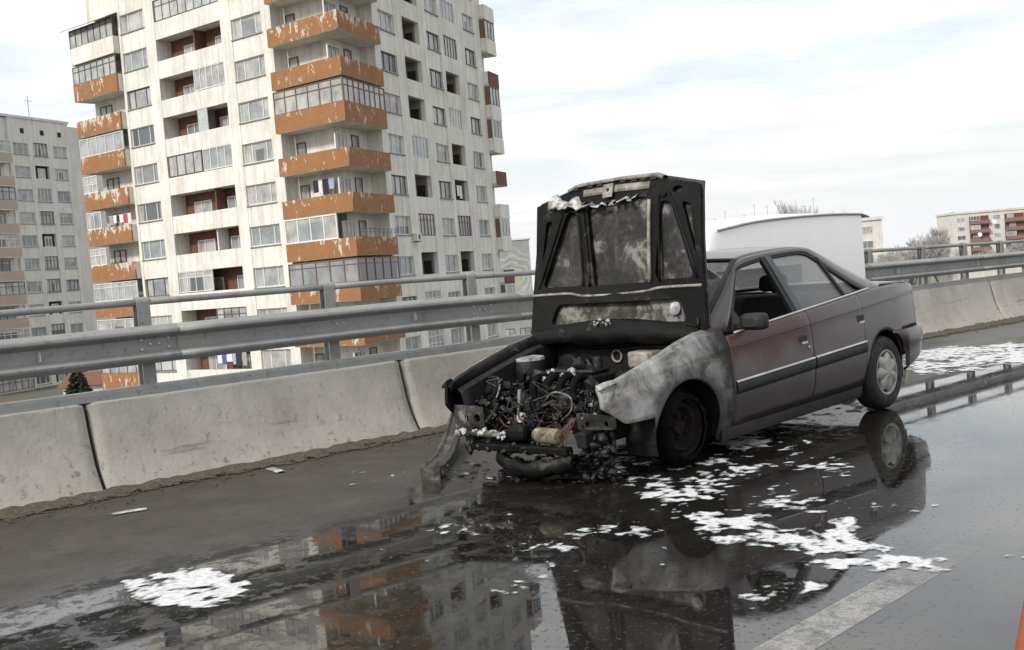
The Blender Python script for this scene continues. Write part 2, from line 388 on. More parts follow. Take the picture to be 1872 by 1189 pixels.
# grit line against the barrier toe
M = Mat('silt'); g = M.noise(30, 6, .75)
M.set(col=M.ramp(g, [(.3, (.04, .033, .024)), (.5, (.085, .07, .052)), (.7, (.16, .138, .11))]), rough=.95, normal=M.bump(g, .8, .02)); an = M.nt.nodes.new('ShaderNodeAttribute'); an.attribute_name = 'cover'
M.set(alpha=M.step(M.math('ADD', an.outputs['Fac'], M.math('MULTIPLY', M.math('SUBTRACT', M.noise(9, 7, .75), .5), 1.9)), .28, .62)); MT['silt'] = M.m
mb = MB(); rowsL = []
SS = np.linspace(-9, 26, 500)
w1 = .10+.16*fbm(SS*.9, SS*0+3.3, 5, 3)+.10*np.clip((-3.6-SS)/2, 0, 1)+.16*np.clip((SS-6)/3, 0, 1)
w1 = w1*(1-.75*np.exp(-((SS-1.2)/2.4)**2))
for S, ww in zip(SS, w1):
    n0 = nbar(S)
    rowsL.append([(S, n0-ww*1.7, .004), (S, n0-ww, .006), (S, n0-ww*.6, .012+.006*rng.random()), (S, n0-ww*.25, .022+.012*rng.random()), (S, n0+.03, .035+.02*rng.random())])
mb.grid(rowsL, flip=True); siltA = [0, .35, .6, .85, 1.0]*len(rowsL)
for i in range(420):
    S = rng.choice((rng.uniform(-6, -1), rng.uniform(-6, 12))); a = rng.uniform(0, 1)**2
    q = rng.uniform(.004, .014); n0 = nbar(S)-a*.5-.02
    mb.lathe([(q*.6, 0), (q, q*.4), (q*.5, q)], 5, Matrix.Translation((S, n0, .006))@Matrix.Rotation(rng.uniform(0, 3), 4, 'Z'))
siltA += [1.0]*(len(mb.v)-len(siltA)); sl = mb.build('dirt', MT['silt'], loc=O, rz=TH); at_ = sl.data.attributes.new('cover', 'FLOAT', 'POINT'); at_.data.foreach_set('value', siltA); kind(sl, 'stuff'); sl['label'] = 'brown silt and grit along the foot of the concrete barrier'

# -- concrete barrier, one poured length per joint
PROF = [(.0, .0), (.03, .045), (.085, .13), (.13, .22), (.168, .33), (.198, .45), (.222, .56), (.24, .645), (.275, .655), (.36, .655), (.46, .652), (.48, .6), (.5, .0)]
bar = tag(empty('concrete_barrier', O, TH), 'long grey sloped concrete barrier with open joints behind the burnt car', 'barrier')
def hs(S): return 1-.0055*max(0, S-1)      # the parapet drops a little towards the far end
joints = [-9.6, -6.83, -3.99, -1.15, 1.7, 4.55, 7.3, 9.9, 12.6, 15.4, 18.2, 21, 24]
for a, b in zip(joints[:-1], joints[1:]):
    n = max(8, int((b-a)/.045)); rowsB = []
    g = .016
    for i in range(n+1):
        S = a+g+(b-a-2*g)*i/n; e = min(S-a-g, b-g-S)
        chip = max(0, .035-e)*.9*(.4+.6*rng.random()) if e < .05 else 0
        row = []
        for j, (pn, pz) in enumerate(PROF):
            wv = .010*(float(fbm(np.array(S*1.7), np.array(pz*4.+j), 4, 5))-.5)+.004*(rng.random()-.5)
            zz_ = pz*hs(S)
            if 7 <= j <= 9: zz_ += .012*(float(fbm(np.array(S*4.), np.array(j*1.3), 4, 9))-.5)-chip*.8
            if j == 0: wv += .05*(float(fbm(np.array(S*2.2), np.array(.5), 4, 19))-.5)
            row.append((S, nbar(S)+pn+wv+(chip*1.2 if 0 < j < 8 else 0), zz_-(.004 if j in (0, 12) else 0)))
        rowsB.append(row)
    mb = MB(); mb.grid(rowsB)
    m_ = len(PROF)
    mb.f += [tuple(range(m_))[::-1], tuple((n)*m_+k for k in range(m_))]; mb.mi += [0, 0]
    me = mb.mesh('segment', MT['barrier'], 40); put('segment', me, bar)
# dark filler deep in the joints
for j in joints[1:-1]:
    mb = MB(); mb.add([(j-.02, nbar(j)+p[0]+.045, p[1]*hs(j)*.94-.005) for p in PROF[:8]]+[(j+.02, nbar(j)+p[0]+.045, p[1]*hs(j)*.94-.005) for p in PROF[:8]], [(k, 8+k, 9+k, k+1) for k in range(7)])
    mb.build('joint_filler', MT['dark'], bar)

# -- steel parapet rail on top of the barrier
rail = tag(empty('guard_rail', O, TH), 'galvanised steel guard rail with posts and round handrail on the concrete barrier', 'guard rail')
def rz_(S): return 1-.0105*max(0, S+1)*1.0
def nrl(S): return nbar(S)+.36
posts = [-8.5, -6.8, -5.1, -3.42, -1.74, -.14, 1.42, 2.85, 4.2, 5.55, 6.89, 8.28, 9.48, 10.63, 12.0, 13.4, 14.8, 16.2, 17.6, 19, 20.4, 21.8]
# base plate beam
mb = MB(); mb.grid([[(S, nbar(S)+.27, .652*hs(S)), (S, nbar(S)+.275, .70*hs(S)), (S, nbar(S)+.30, .722*hs(S)), (S, nbar(S)+.43, .722*hs(S)), (S, nbar(S)+.45, .64*hs(S))] for S in np.linspace(-9.4, 24, 90)])
mb.build('base_beam', MT['steel'], rail, 40)
# W profile
WP = [(.012, 0), (-.01, .006), (-.062, .034), (-.07, .05), (-.066, .066), (-.018, .098), (-.012, .115), (-.012, .185), (-.018, .202), (-.066, .232), (-.07, .25), (-.062, .268), (-.01, .292), (.012, .298)]
WP = [(a*1.22, b*.95) for a, b in WP]
def beam(S0, S1, dz=0, dn=0):
    rowsW = []
    for S in np.linspace(S0, S1, max(3, int((S1-S0)/.3))):
        k = rz_(S); rowsW.append([(S, nrl(S)-.05+a+dn, .885*k+b*k+dz) for a, b in cat(WP, 40)])
    mb = MB(); mb.grid(rowsW); o = mb.build('rail_beam', MT['steel'], rail, True); solid(o, .006, 0); return o
bj = [-9.2, -6.6, -3.22, .1, 3.2, 6.4, 9.7, 12.9, 16.1, 19.3, 23.5]
for i, (a, b) in enumerate(zip(bj[:-1], bj[1:])): beam(a, b+.22, 0, .0 if i % 2 else -.007)
# handrail
for i, (a, b) in enumerate(zip(posts[:-1], posts[1:])):
    mb = MB(); mb.tube([(S, nrl(S)+.055, 1.352*rz_(S)) for S in np.linspace(a, b, 6)], .026, 10); mb.build('handrail', MT['steel'], rail, True)
# posts: an I section with a rounded head
for S in posts:
    k = rz_(S); mb = MB(); n0 = nrl(S)+.055; z0_, z1_ = .715*hs(S), 1.352*k
    mb.box(S-.052, S+.052, n0-.032, n0-.024, z0_, z1_); mb.box(S-.052, S+.052, n0+.045, n0+.053, z0_, z1_); mb.box(S-.004, S+.004, n0-.024, n0+.045, z0_, z1_)
    arc = [(S-.052+.0001, 0)]
    head = [(n0+.0105+.0425*math.cos(a), z1_-.002+.0425*math.sin(a)) for a in np.linspace(math.pi, 0, 9)]
    vs = [(S-.052, a, b) for a, b in head]+[(S+.052, a, b) for a, b in head]; nH = len(head)
    mb.add(vs, [tuple(range(nH)), tuple(range(nH, 2*nH))[::-1]]+[(i, nH+i, nH+i+1, i+1) for i in range(nH-1)])
    p_ = mb.build('post', MT['steel'], rail)
    mb = MB(); mb.box(S-.03, S+.03, nrl(S)-.058, nrl(S)+.022, .96*k, 1.09*k); mb.build('spacer', MT['steel'], rail)
# bolts and reflectors
mb = MB(); mb.lathe([(.012, 0), (.012, .006), (.006, .010)], 8, Matrix.Rotation(R(90), 4, 'X')); bolt_me = mb.mesh('bolt', MT['bolt'])
for S in posts[1:-4]:
    k = rz_(S)
    for ds, dz in ((-.02, .145), (.05, .145), (.13, .18), (.13, .11), (-.09, .18), (-.09, .11)):
        if ds != -.02 and S not in (-3.42, -.14, 6.89, 10.63) and rng.random() < .75: continue
        put('bolt', bolt_me, rail, (S+ds, nrl(S)-.072, (.885+dz)*k))
mb = MB(); mb.prism([(0, 0), (.028, 0), (.006, -.075)], 0, .004); 
mb = MB(); mb.add([(0, 0, -.05), (0, -.05, -.028), (0, -.05, .028), (0, 0, .05), (.006, 0, -.05), (.006, -.05, -.028), (.006, -.05, .028), (.006, 0, .05)], [(0, 1, 2, 3), (7, 6, 5, 4), (0, 4, 5, 1), (1, 5, 6, 2), (2, 6, 7, 3), (3, 7, 4, 0)])
refl_me = mb.mesh('reflector', simple('pale_reflector', (.62, .62, .6), None, .4))
for S in (-4.28, -.94, 2.4, 5.75, 7.35, 9.6, 12.4): put('reflector', refl_me, rail, (S, nrl(S)-.062, 1.02*rz_(S)))

# ================================================================ BUILDINGS
FH = 2.8
def v2(a): return Vector((math.cos(a), math.sin(a)))
PANE = {}
def pane_mesh(wd, ht, y=.05):
    k = (round(wd, 2), round(ht, 2), y)
    if k not in PANE:
        mb = MB(); mb.box(.02, wd-.02, y, y+.02, -ht+.02, -.02); PANE[k] = mb.mesh('pane', MT['pane'])
    return PANE[k]
FR = {}
def frame_mesh(wd, ht, vb, hb, mat, t=.07, d=.09):
    k = (round(wd, 2), round(ht, 2), tuple(vb), tuple(hb), mat, t)
    if k not in FR:
        mb = MB()
        mb.box(0, wd, 0, d, -t, 0); mb.box(0, wd, 0, d, -ht, -ht+t); mb.box(0, t, .002, d, -ht+t, -t); mb.box(wd-t, wd, .002, d, -ht+t, -t)
        for f in vb: mb.box(wd*f-t*.5, wd*f+t*.5, .004, d, -ht+t, -t)
        for f in hb: mb.box(t, wd-t, .006, d-.01, -ht*f-t*.4, -ht*f+t*.4)
        FR[k] = mb.mesh('window', MT[mat])
    return FR[k]
SILL = {}
def sill_mesh(wd):
    k = round(wd, 2)
    if k not in SILL:
        mb = MB(); mb.box(-.06, wd+.06, -.22, .06, -.07, 0); SILL[k] = mb.mesh('sill', MT['sillm'])
    return SILL[k]
MT['sillm'] = simple('sill_metal', (.32, .305, .275), (.23, .215, .19), .7)
class Fac:
    """a facade plane: x along, y inwards, z up; origin = building corner"""
    def __init__(s, root, a, z): s.root = root; s.a = a; s.z = z; s.u = v2(a); s.n = Vector((-s.u.y, s.u.x))
    def loc(s, x, y, z): p = s.u*x+s.n*y; return (p.x, p.y, s.z+z)
    def put(s, name, me, x=0, y=0, z=0, parent=None): return put(name, me, parent or s.root, s.loc(x, y, z), s.a)
    def window(s, x, z, wd, ht, vb=(.5,), hb=(), mat='white_frame', y=.16, sill=True, t=.07, name='window'):
        o = s.put(name, frame_mesh(wd, ht, vb, hb, mat, t), x, y, z)
        put('pane', pane_mesh(wd, ht), o)
        if sill: put('sill', sill_mesh(wd), o, (0, 0, -ht))
        return o

def offset_corner(fl, fr, d):   # point whose outward distance from both facades is d
    a = -fl.n; b = -fr.n; det = a.x*b.y-a.y*b.x
    return Vector(((d*b.y-d*a.y)/det, (a.x*d-b.x*d)/det))

# ---------- the tall block
CX, CY, Z0, GZ = -9.454, 72.289, 3.014, -8.0
K0, K1 = -3, 10
tower = tag(empty('apartment_building', (CX, CY, GZ)), 'tall whitish concrete apartment tower with peeling orange corner balconies', 'building')
L = Fac(tower, -.670, Z0-GZ); Rr = Fac(tower, 1.241, Z0-GZ)
zb, zt = GZ-Z0, K1*FH+1.9
def facade_wall(F, piers, cols, name='wall', mat='wall', k0=K0, k1=K1, zb=zb, zt=zt):
    mb = MB()
    for i, (a, b) in enumerate(piers): mb.box(a, b, 0, .36, zb, zt)
    for a, b, top, bot in cols:
        for k in range(k0, k1+1):
            z_lo = k*FH+top; z_hi = (k+1)*FH+bot if k < k1 else zt
            mb.box(a, b, .035, .34, z_lo, z_hi)
        mb.box(a, b, .035, .34, zb, k0*FH+bot)
    return F.put(name, mb.mesh(name, MT[mat]))
facade_wall(L, [(-22.95, -22.65), (-19.7, -18.5), (-11.1, -10.0), (-6.9, -5.95)], [(-22.65, -19.7, 0, -1.35), (-18.5, -11.1, .25, -1.3), (-10, -6.9, 0, -1.35)])
facade_wall(Rr, [(5.6, 6.5), (9.15, 10.55), (13.6, 15.0), (17.6, 18.3), (21.2, 23.0), (25.5, 27.0)], [(6.5, 9.15, 0, -1.3), (10.55, 13.6, .25, -1.35), (15, 17.6, 0, -1.3), (18.3, 21.2, .25, -1.35), (23, 25.5, 0, -1.3)])
# body of the block behind the facades
KK = lambda d: offset_corner(L, Rr, d)
pl = lambda F, x, d: F.u*x-F.n*d      # d = outwards
mb = MB(); z_a, z_b = 0, Z0-GZ+zt-.15
mb.prism([pl(L, -28.6, -1.62), KK(-1.62), pl(Rr, 28.6, -1.62), pl(Rr, 28.6, -13), KK(-14), pl(L, -28.6, -13)], z_a, z_b)
mb.build('wall', MT['wall'], tower)
mb = MB(); mb.prism([pl(L, -28.4, -.1), KK(.2), pl(Rr, 27.4, -.1), pl(Rr, 28.6, -13), KK(-14), pl(L, -28.6, -13)], z_b+.152, z_b+.45); mb.build('roof', MT['wall'], tower)
# corner recess walls
mb = MB()
for (p, q) in ((pl(L, -5.95, -1.1), KK(-1.1)), (KK(-1.1), pl(Rr, 5.6, -1.1))):
    pass
mb.prism([pl(L, -5.96, -1.1), KK(-1.1), pl(Rr, 5.61, -1.1), pl(Rr, 5.61, -1.6), KK(-1.6), pl(L, -5.96, -1.6)], 0, z_b)
mb.prism([pl(L, -6.2, -.362), pl(L, -5.952, -.362), pl(L, -5.952, -1.6), pl(L, -6.2, -1.6)], 0, z_b)
mb.prism([pl(Rr, 5.85, -.362), pl(Rr, 5.602, -.362), pl(Rr, 5.602, -1.6), pl(Rr, 5.85, -1.6)], 0, z_b)
mb.prism([pl(L, -28.6, -1.1), pl(L, -22.94, -1.1), pl(L, -22.94, -1.6), pl(L, -28.6, -1.6)], 0, z_b)
mb.prism([pl(L, -22.94, -.362), pl(L, -22.7, -.362), pl(L, -22.7, -1.6), pl(L, -22.94, -1.6)], 0, z_b)
mb.build('recess_wall', MT['wall'], tower)
# plain windows
for k in range(K0, K1+1):
    z = k*FH
    fm = 'white_frame' if rng.random() < .8 else 'dark_frame'
    L.window(-22.65, z, 2.95, 1.35, (.27, .75), (), fm)
    L.window(-10.0, z, 3.1, 1.35, (.28, .76), (), 'white_frame')
    for x, wd in ((6.5, 2.65), (15.0, 2.6), (23.0, 2.5)):
        Rr.window(x, z, wd, 1.3, rng.choice([(.36, .7), (.33, .72), (.5,), (.3, .66)]), (), rng.choice(['white_frame']*4+['dark_frame']))
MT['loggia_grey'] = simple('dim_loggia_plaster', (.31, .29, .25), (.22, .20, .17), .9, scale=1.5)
# loggias
def loggia(F, x0, x1, ks, dep, back, top=.25):
    wd = x1-x0
    mb = MB(); mb.cur = 0
    mb.box(.0, wd, dep, dep+.1, -2.5, .25)
    mb.cur = 1
    mb.box(-.12, -.002, .345, dep+.1, -2.5, .4); mb.box(wd+.002, wd+.12, .345, dep+.1, -2.5, .4); mb.box(0, wd, .345, dep, .255, .4); mb.box(0, wd, .345, dep, -2.55, -2.42)
    if back != 'brown':
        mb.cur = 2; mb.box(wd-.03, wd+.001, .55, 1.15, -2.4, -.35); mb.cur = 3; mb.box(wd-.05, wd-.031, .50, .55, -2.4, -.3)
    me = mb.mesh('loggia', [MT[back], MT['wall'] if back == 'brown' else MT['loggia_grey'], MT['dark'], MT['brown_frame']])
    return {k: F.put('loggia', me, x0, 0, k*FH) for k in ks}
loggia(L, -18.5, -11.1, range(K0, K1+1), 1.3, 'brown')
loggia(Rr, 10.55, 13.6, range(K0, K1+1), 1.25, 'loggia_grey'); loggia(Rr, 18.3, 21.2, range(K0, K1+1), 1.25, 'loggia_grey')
def glaze(F, x, k, wd, ht, n, hb=(), mat='white_frame', top=.25, y=.06, t=.06): return F.window(x, k*FH+top, wd, ht, [i/n for i in range(1, n)], hb, mat, y, False, t, 'loggia_glazing')
for k in range(K0, K1+1):
    z = k*FH
    # windows and doors in the back wall
    for xx in ((-17.4, -13.6) if k % 3 else (-16.9, -13.3)):
        L.window(xx, z-.35, 2.0, 1.75, (.42,), (), 'white_frame', 1.21, False)
    if k not in (3,): pass
    Rr.window(11.9, z-.25, 1.4, 2.0, (.45,), (), 'dark_frame', 1.16, False)
    Rr.window(19.6, z-.25, 1.3, 2.0, (.45,), (), 'dark_frame', 1.16, False)
glaze(L, -18.45, 3, 3.9, 1.5, 4, (), 'brown_frame'); glaze(L, -14.4, 3, 3.25, 1.5, 4)
glaze(L, -14.6, 5, 3.45, 1.5, 5); glaze(L, -18.45, 7, 7.3, 1.5, 8, (.3,), 'dark_frame', t=.04)
glaze(L, -18.45, 0, 3.9, 1.5, 4, (.3,)); glaze(L, -18.45, 8, 3.6, 1.5, 4); glaze(L, -14.4, 9, 3.25, 1.5, 4, (), 'brown_frame'); glaze(L, -14.5, -1, 3.3, 1.5, 4, (.3,), 'dark_frame')
def divider(k, x, mat, h=1.5, wd=.12):
    mb = MB(); mb.box(0, wd, .35, 1.28, .25-h, .25); L.put('partition', mb.mesh('partition', MT[mat]), x, 0, k*FH)
for k, x, m_ in ((6, -14.6, 'brown'), (4, -14.3, 'sillm'), (1, -14.0, 'white_frame'), (2, -13.8, 'brown'), (5, -14.8, 'wall'), (-1, -14.7, 'brown'), (9, -14.7, 'brown')): divider(k, x, m_)
mb = MB(); mb.box(-.55, .55, .06, .1, -1.3, .25); L.put('partition', mb.mesh('partition', simple('grey_green_sheet', (.45, .5, .48), None, .6)), -14.0, 0, 4*FH)
for k, n, hb, m_ in ((3, 5, (), 'white_frame'), (1, 5, (.28,), 'brown_frame'), (-1, 4, (.33, .66), 'white_frame'), (-2, 4, (.33, .66), 'white_frame'), (8, 4, (), 'white_frame'), (10, 5, (), 'dark_frame')):
    glaze(Rr, 10.55, k, 3.05, 1.58, n, hb, m_)
for k, n, hb, m_ in ((4, 5, (), 'white_frame'), (6, 5, (), 'dark_frame'), (7, 4, (), 'white_frame'), (1, 5, (.33,), 'brown_frame'), (9, 4, (), 'white_frame')):
    glaze(Rr, 18.3, k, 2.9, 1.58, n, hb, m_)
# corner balconies
OUT = .5
def seg_box(mb, p, q, th, z0, z1, inward):
    mb.prism([p, q, q+inward*th, p+inward*th], z0, z1)
def path_glaze(F, x0, x1, k, n, hb, mat, d, ztop=.0, zbot=-1.5, t=.06):
    wd = x1-x0
    return F.window(x0, k*FH+ztop, wd, ztop-zbot, [i/n for i in range(1, n)], hb, mat, -d, False, t, 'balcony_glazing')
xl0 = -5.85; xr1 = 5.5
kc = KK(OUT)
xlc = kc.dot(L.u); xrc = kc.dot(Rr.u)
for k in range(K0, K1+1):
    z = Z0-GZ+k*FH
    mb = MB(); mb.prism([pl(L, xl0, OUT-.02), KK(OUT-.02), pl(Rr, xr1, OUT-.02), pl(Rr, xr1, -1.098), KK(-1.098), pl(L, xl0, -1.098)], z-2.68, z-2.5)
    mb.build('balcony_slab', MT['wall'], tower)
    mb = MB(); mb.box(xl0, xlc-.0, -OUT, -OUT+.12, -2.66, -1.5); o = L.put('balcony_parapet', mb.mesh('balcony_parapet', MT['orange']), 0, 0, k*FH)
    mb = MB(); mb.box(xrc+.002, xr1, -OUT-.002, -OUT+.12, -2.664, -1.5); o = Rr.put('balcony_parapet', mb.mesh('balcony_parapet', MT['orange']), 0, 0, k*FH)
    mb = MB(); mb.box(xl0, xl0+.12, -OUT+.122, -.002, -2.66, -1.51); L.put('balcony_return', mb.mesh('balcony_return', MT['wall']), 0, 0, k*FH)
    mb = MB(); mb.box(xr1-.12, xr1, -OUT+.122, -.002, -2.66, -1.51); Rr.put('balcony_return', mb.mesh('balcony_return', MT['orange']), 0, 0, k*FH)
    L.window(-5.7, k*FH-.45, .9, 1.9, (), (), 'dark_frame', 1.02, False)
    Rr.window(.7, k*FH-.35, 1.7, 1.4, (.4, .72), (), 'white_frame', 1.02, False)
    Rr.window(3.1, k*FH-.3, 1.0, 2.1, (), (.5,), 'dark_frame', 1.02, False, name='balcony_door')
for k, n1, n2, hb, m_ in ((4, 6, 8, (.3,), 'brown_frame'), (0, 5, 5, (.24,), 'brown_frame'), (9, 5, 5, (.3,), 'white_frame')):
    path_glaze(L, xl0, xlc-.02, k, n1, hb, m_, OUT-.02); path_glaze(Rr, xrc+.06, xr1, k, n2, hb, m_, OUT-.02)
path_glaze(L, xl0, -.9, 1, 4, (), 'white_frame', OUT-.02, .1, t=.09)
mb = MB(); mb.box(.2, xr1, -OUT+.02, -OUT+.05, -1.0, -.96); mb.box(.2, xr1, -OUT+.02, -OUT+.05, -1.2, -1.17)
for i in range(9): mb.box(.2+i*.65, .23+i*.65, -OUT+.02, -OUT+.05, -1.5, -1.0)
Rr.put('balcony_railing', mb.mesh('balcony_railing', MT['dark_frame']), 0, 0, FH)
# left end balconies
xa0, xa1 = -28.8, -22.98
mb = MB(); mb.box(-26.4, -22.96, .01, 1.098, 7*FH+.37, zt); L.put('wall', mb.mesh('wall', MT['wall']))
for k in range(K0, 8):
    pm = 'wall' if k in (7, 9) else 'orange'
    mb = MB(); mb.box(xa0, xa1, -OUT+.02, 1.098, -2.68, -2.5); mb.box(xa0, xa0+.1, -OUT+.122, 1.09, -2.5, -1.42); L.put('balcony_slab', mb.mesh('balcony_slab', MT['wall']), 0, 0, k*FH)
    mb = MB(); mb.box(xa0, xa1, -OUT, -OUT+.12, -2.66, -1.4); L.put('balcony_parapet', mb.mesh('balcony_parapet', MT[pm]), 0, 0, k*FH)
    mb = MB(); mb.box(xa1-.12, xa1+.002, -OUT+.122, -.002, -2.66, -1.41); L.put('balcony_return', mb.mesh('balcony_return', MT['wall']), 0, 0, k*FH)
    L.window(-27.9, k*FH-.3, 1.6, 1.9, (.5,), (), 'dark_frame', 1.02, False)
for k, n, hb, m_ in ((7, 7, (.25,), 'dark_frame'), (6, 7, (.3,), 'dark_frame'), (0, 7, (.25,), 'white_frame'), (4, 5, (), 'white_frame'), (-1, 3, (), 'white_frame'), (-2, 5, (), 'brown_frame'), ):
    path_glaze(L, xa0+.02, xa1, k, n, hb, m_, OUT-.02, -.02, -1.4, t=.05)
path_glaze(L, xa0+.02, -26.6, 1, 3, (.4,), 'white_frame', OUT-.02, -.1, -1.4); path_glaze(L, xa0+.02, -26.8, 2, 2, (), 'white_frame', OUT-.02, -.1, -1.4); path_glaze(L, xa0+.02, -26.9, 3, 3, (.5,), 'white_frame', OUT-.02, -.1, -1.4)
mb = MB(); mb.add([(xa0-.3, -OUT-.5, -.12), (xa1+.1, -OUT-.5, -.12), (xa1+.1, 0, .3), (xa0-.3, 0, .3), (xa0-.3, -OUT-.5, -.06), (xa1+.1, -OUT-.5, -.06), (xa1+.1, 0, .36), (xa0-.3, 0, .36)], [(3, 2, 1, 0), (4, 5, 6, 7), (0, 1, 5, 4), (1, 2, 6, 5), (2, 3, 7, 6), (3, 0, 4, 7)])
L.put('awning', mb.mesh('awning', MT['sillm']), 0, 0, 7*FH)
# far end balconies on the right facade
for k in range(K0, K1+1):
    d = .5
    mb = MB(); mb.box(27.02, 29.5, -d+.02, 1.2, -2.68, -2.5); Rr.put('balcony_slab', mb.mesh('balcony_slab', MT['wall']), 0, 0, k*FH)
    mb = MB(); mb.box(27.02, 29.5, -d, -d+.1, -2.66, -1.45); Rr.put('balcony_parapet', mb.mesh('balcony_parapet', MT['brown'] if k % 3 == 0 else MT['wall']), 0, 0, k*FH)
    mb = MB(); mb.box(27.02, 27.14, -d+.102, -.002, -2.66, -1.46); Rr.put('balcony_return', mb.mesh('balcony_return', MT['wall']), 0, 0, k*FH)
    if k in (7, 4, 1, 5, -1, 9):
        path_glaze(Rr, 27.04, 29.4, k, 3, (), rng.choice(['brown_frame', 'white_frame', 'dark_frame']), d-.02, .1, -1.45)
        mb = MB(); mb.box(27.03, 27.08, -d+.1, 0, -1.46, .1); Rr.put('side_glazing', mb.mesh('side_glazing', MT['brown_frame']), 0, 0, k*FH)
mb = MB(); mb.box(27.0, 28.6, .4, 1.6, zb, zt); Rr.put('wall', mb.mesh('wall', MT['wall']))
# air conditioner and satellite dish by the windows
mb = MB(); mb.box(0, .8, -.35, -.02, 0, .55); mb.cur = 1; mb.lathe([(.21, 0), (.21, .01)], 16, Matrix.Translation((.4, -.352, .28))@Matrix.Rotation(R(90), 4, 'X')); mb.box(.05, .1, -.33, 0, -.06, -.002); mb.box(.7, .75, -.33, 0, -.06, -.002)
ac_o = Rr.put('air_conditioner', mb.mesh('air_conditioner', [MT['white_frame'], MT['dark_frame']]), 9.25, 0, FH-1.75); ac_o.parent = None; ac_o.location = Vector(ac_o.location)+Vector((CX, CY, GZ))
tag(ac_o, 'white air conditioner box on the right wall of the orange balcony tower', 'air conditioner')

# laundry hung on balconies
MT['cloths'] = [simple('cloth_'+n, c, None, .9) for n, c in (('white', (.75, .75, .75)), ('blue', (.08, .1, .4)), ('dark', (.03, .03, .04)), ('red', (.45, .08, .1)), ('pale_blue', (.35, .45, .6)), ('grey', (.35, .35, .36)))]
def laundry(F, x, y, z, spec, label):
    root = empty('laundry', Vector(F.loc(x, y, z))+Vector((CX, CY, GZ)), F.a); tag(root, label, 'laundry', None)
    mb = MB(); mb.tube([(-.1, 0, 0), (sum(s[0] for s in spec)+.2, 0, 0)], .012, 4); mb.build('line', MT['white_frame'], root)
    xx = 0
    for wd, ht, ci in spec:
        n = 5; mb = MB(); mb.grid([[(xx+wd*i/n, .03*math.sin(i*1.9+xx*5)*(j/3), -ht*j/3) for i in range(n+1)] for j in range(4)]); o = mb.build('garment', MT['cloths'][ci], root); solid(o, .012, 0); xx += wd+.05
laundry(L, -3.6, .3, 2*FH-.35, [(.45, .8, 2), (.35, .9, 0), (.5, 1.0, 2), (.5, .7, 4)], 'dark and white washing hanging on the open orange corner balcony')
laundry(L, -26.0, -OUT+.2, 2*FH-.55, [(.5, .7, 5), (.4, .6, 0), (.3, .5, 2), (.5, .6, 0), (.5, .7, 3), (.4, .7, 0)], 'mixed washing with a red garment on the leftmost orange balcony column')
laundry(L, -14.9, .1, -2*FH-.05, [(.5, .8, 0), (.45, .9, 1), (.6, .7, 0), (.35, .9, 4), (.6, 1.0, 2), (.5, 1.0, 5)], 'white blue and black washing in a low loggia just above the guard rail')
laundry(Rr, 18.9, .1, 2*FH-.2, [(.5, .8, 0), (.5, 1.0, 0)], 'two white garments hanging in a dark loggia near the tower right edge')

# ---------- the grey block on the far left
B2 = tag(empty('apartment_building', (-55.4+.9, 145.4+2.4, GZ)), 'grey concrete apartment block with dull pink balconies behind the tower on the left', 'building')
a2 = math.atan2(7.1, 2.7)
F2 = Fac(B2, a2, 10.5-GZ)
# x negative leftwards from the right corner; columns from the fitted spacing
zt2, zb2 = 14.2, GZ-10.5
cols2 = [(-2.9-.0, -.6), (-5.6, -3.3), (-8.6, -6.4)]
mb = MB()
def fw2(F, piers, cols, k0, k1): facade_wall(F, piers, cols, 'wall', 'wall2', k0, k1, zb2, zt2)
fw2(F2, [(-.6, .0), (-3.9, -2.9), (-7.1, -6.3), (-10.3, -9.6)], [(-2.9, -.6, 0, -1.35), (-6.3, -3.9, .2, -1.4), (-9.6, -7.1, 0, -1.35)], -6, 4)
mb = MB(); mb.box(-24, 12, .5, 14, zb2, zt2-.2); F2.put('wall', mb.mesh('wall', MT['wall2']))
mb = MB(); mb.box(-24, .15, -.1, 14.1, zt2, zt2+.3); F2.put('roof', mb.mesh('roof', MT['wall2']))
mb = MB(); mb.box(-24, -10.3, .2, .5, zb2, zt2-.1); F2.put('wall', mb.mesh('wall', MT['wall2']))
for k in range(-6, 5):
    z = k*FH
    F2.window(-2.9, z, 2.3, 1.35, rng.choice([(.35, .7), (.5,), (.33,)]), (), rng.choice(['white_frame', 'white_frame', 'dark_frame']))
    F2.window(-9.6, z, 2.5, 1.35, rng.choice([(.3, .7), (.5,)]), (), 'white_frame')
    if k % 3: F2.window(-6.3, z+.2, 2.4, 1.6, (.25, .5, .75), (.3,) if k % 2 else (), rng.choice(['dark_frame', 'white_frame', 'brown_frame']), .12)
    else:
        mb = MB(); mb.box(-6.29, -3.91, .345, .36, z-1.4, z+.2); F2.put('loggia', mb.mesh('loggia', MT['dark']))
        F2.window(-5.6, z-.1, 1.2, 1.3, (.5,), (), 'white_frame', .25, False)
    mb = MB(); mb.box(-18, -10.9, -1.0, -.9, -2.6, -1.5); mb.box(-11.0, -10.9, -.898, .2, -2.6, -1.5); F2.put('balcony_parapet', mb.mesh('balcony_parapet', MT['pink']), 0, 0, z)
    mb = MB(); mb.box(-18, -10.9, -.98, .19, -2.72, -2.6); F2.put('balcony_slab', mb.mesh('balcony_slab', MT['wall2']), 0, 0, z)
    if k % 2 == 0: F2.window(-17.8, z+.0, 6.9, 1.5, [i/7 for i in range(1, 7)], (.35,), 'dark_frame' if k % 4 else 'white_frame', -.95, False, name='balcony_glazing')
    else: F2.window(-14.2, z-.2, 2.4, 1.7, (.5,), (), 'dark_frame', .12, False)
for x in (-8.2, -4.9, -1.9):
    mb = MB(); mb.box(x, x+.6, -.01, .2, 12.4, 13.0); F2.put('vent_opening', mb.mesh('vent_opening', MT['dark']))
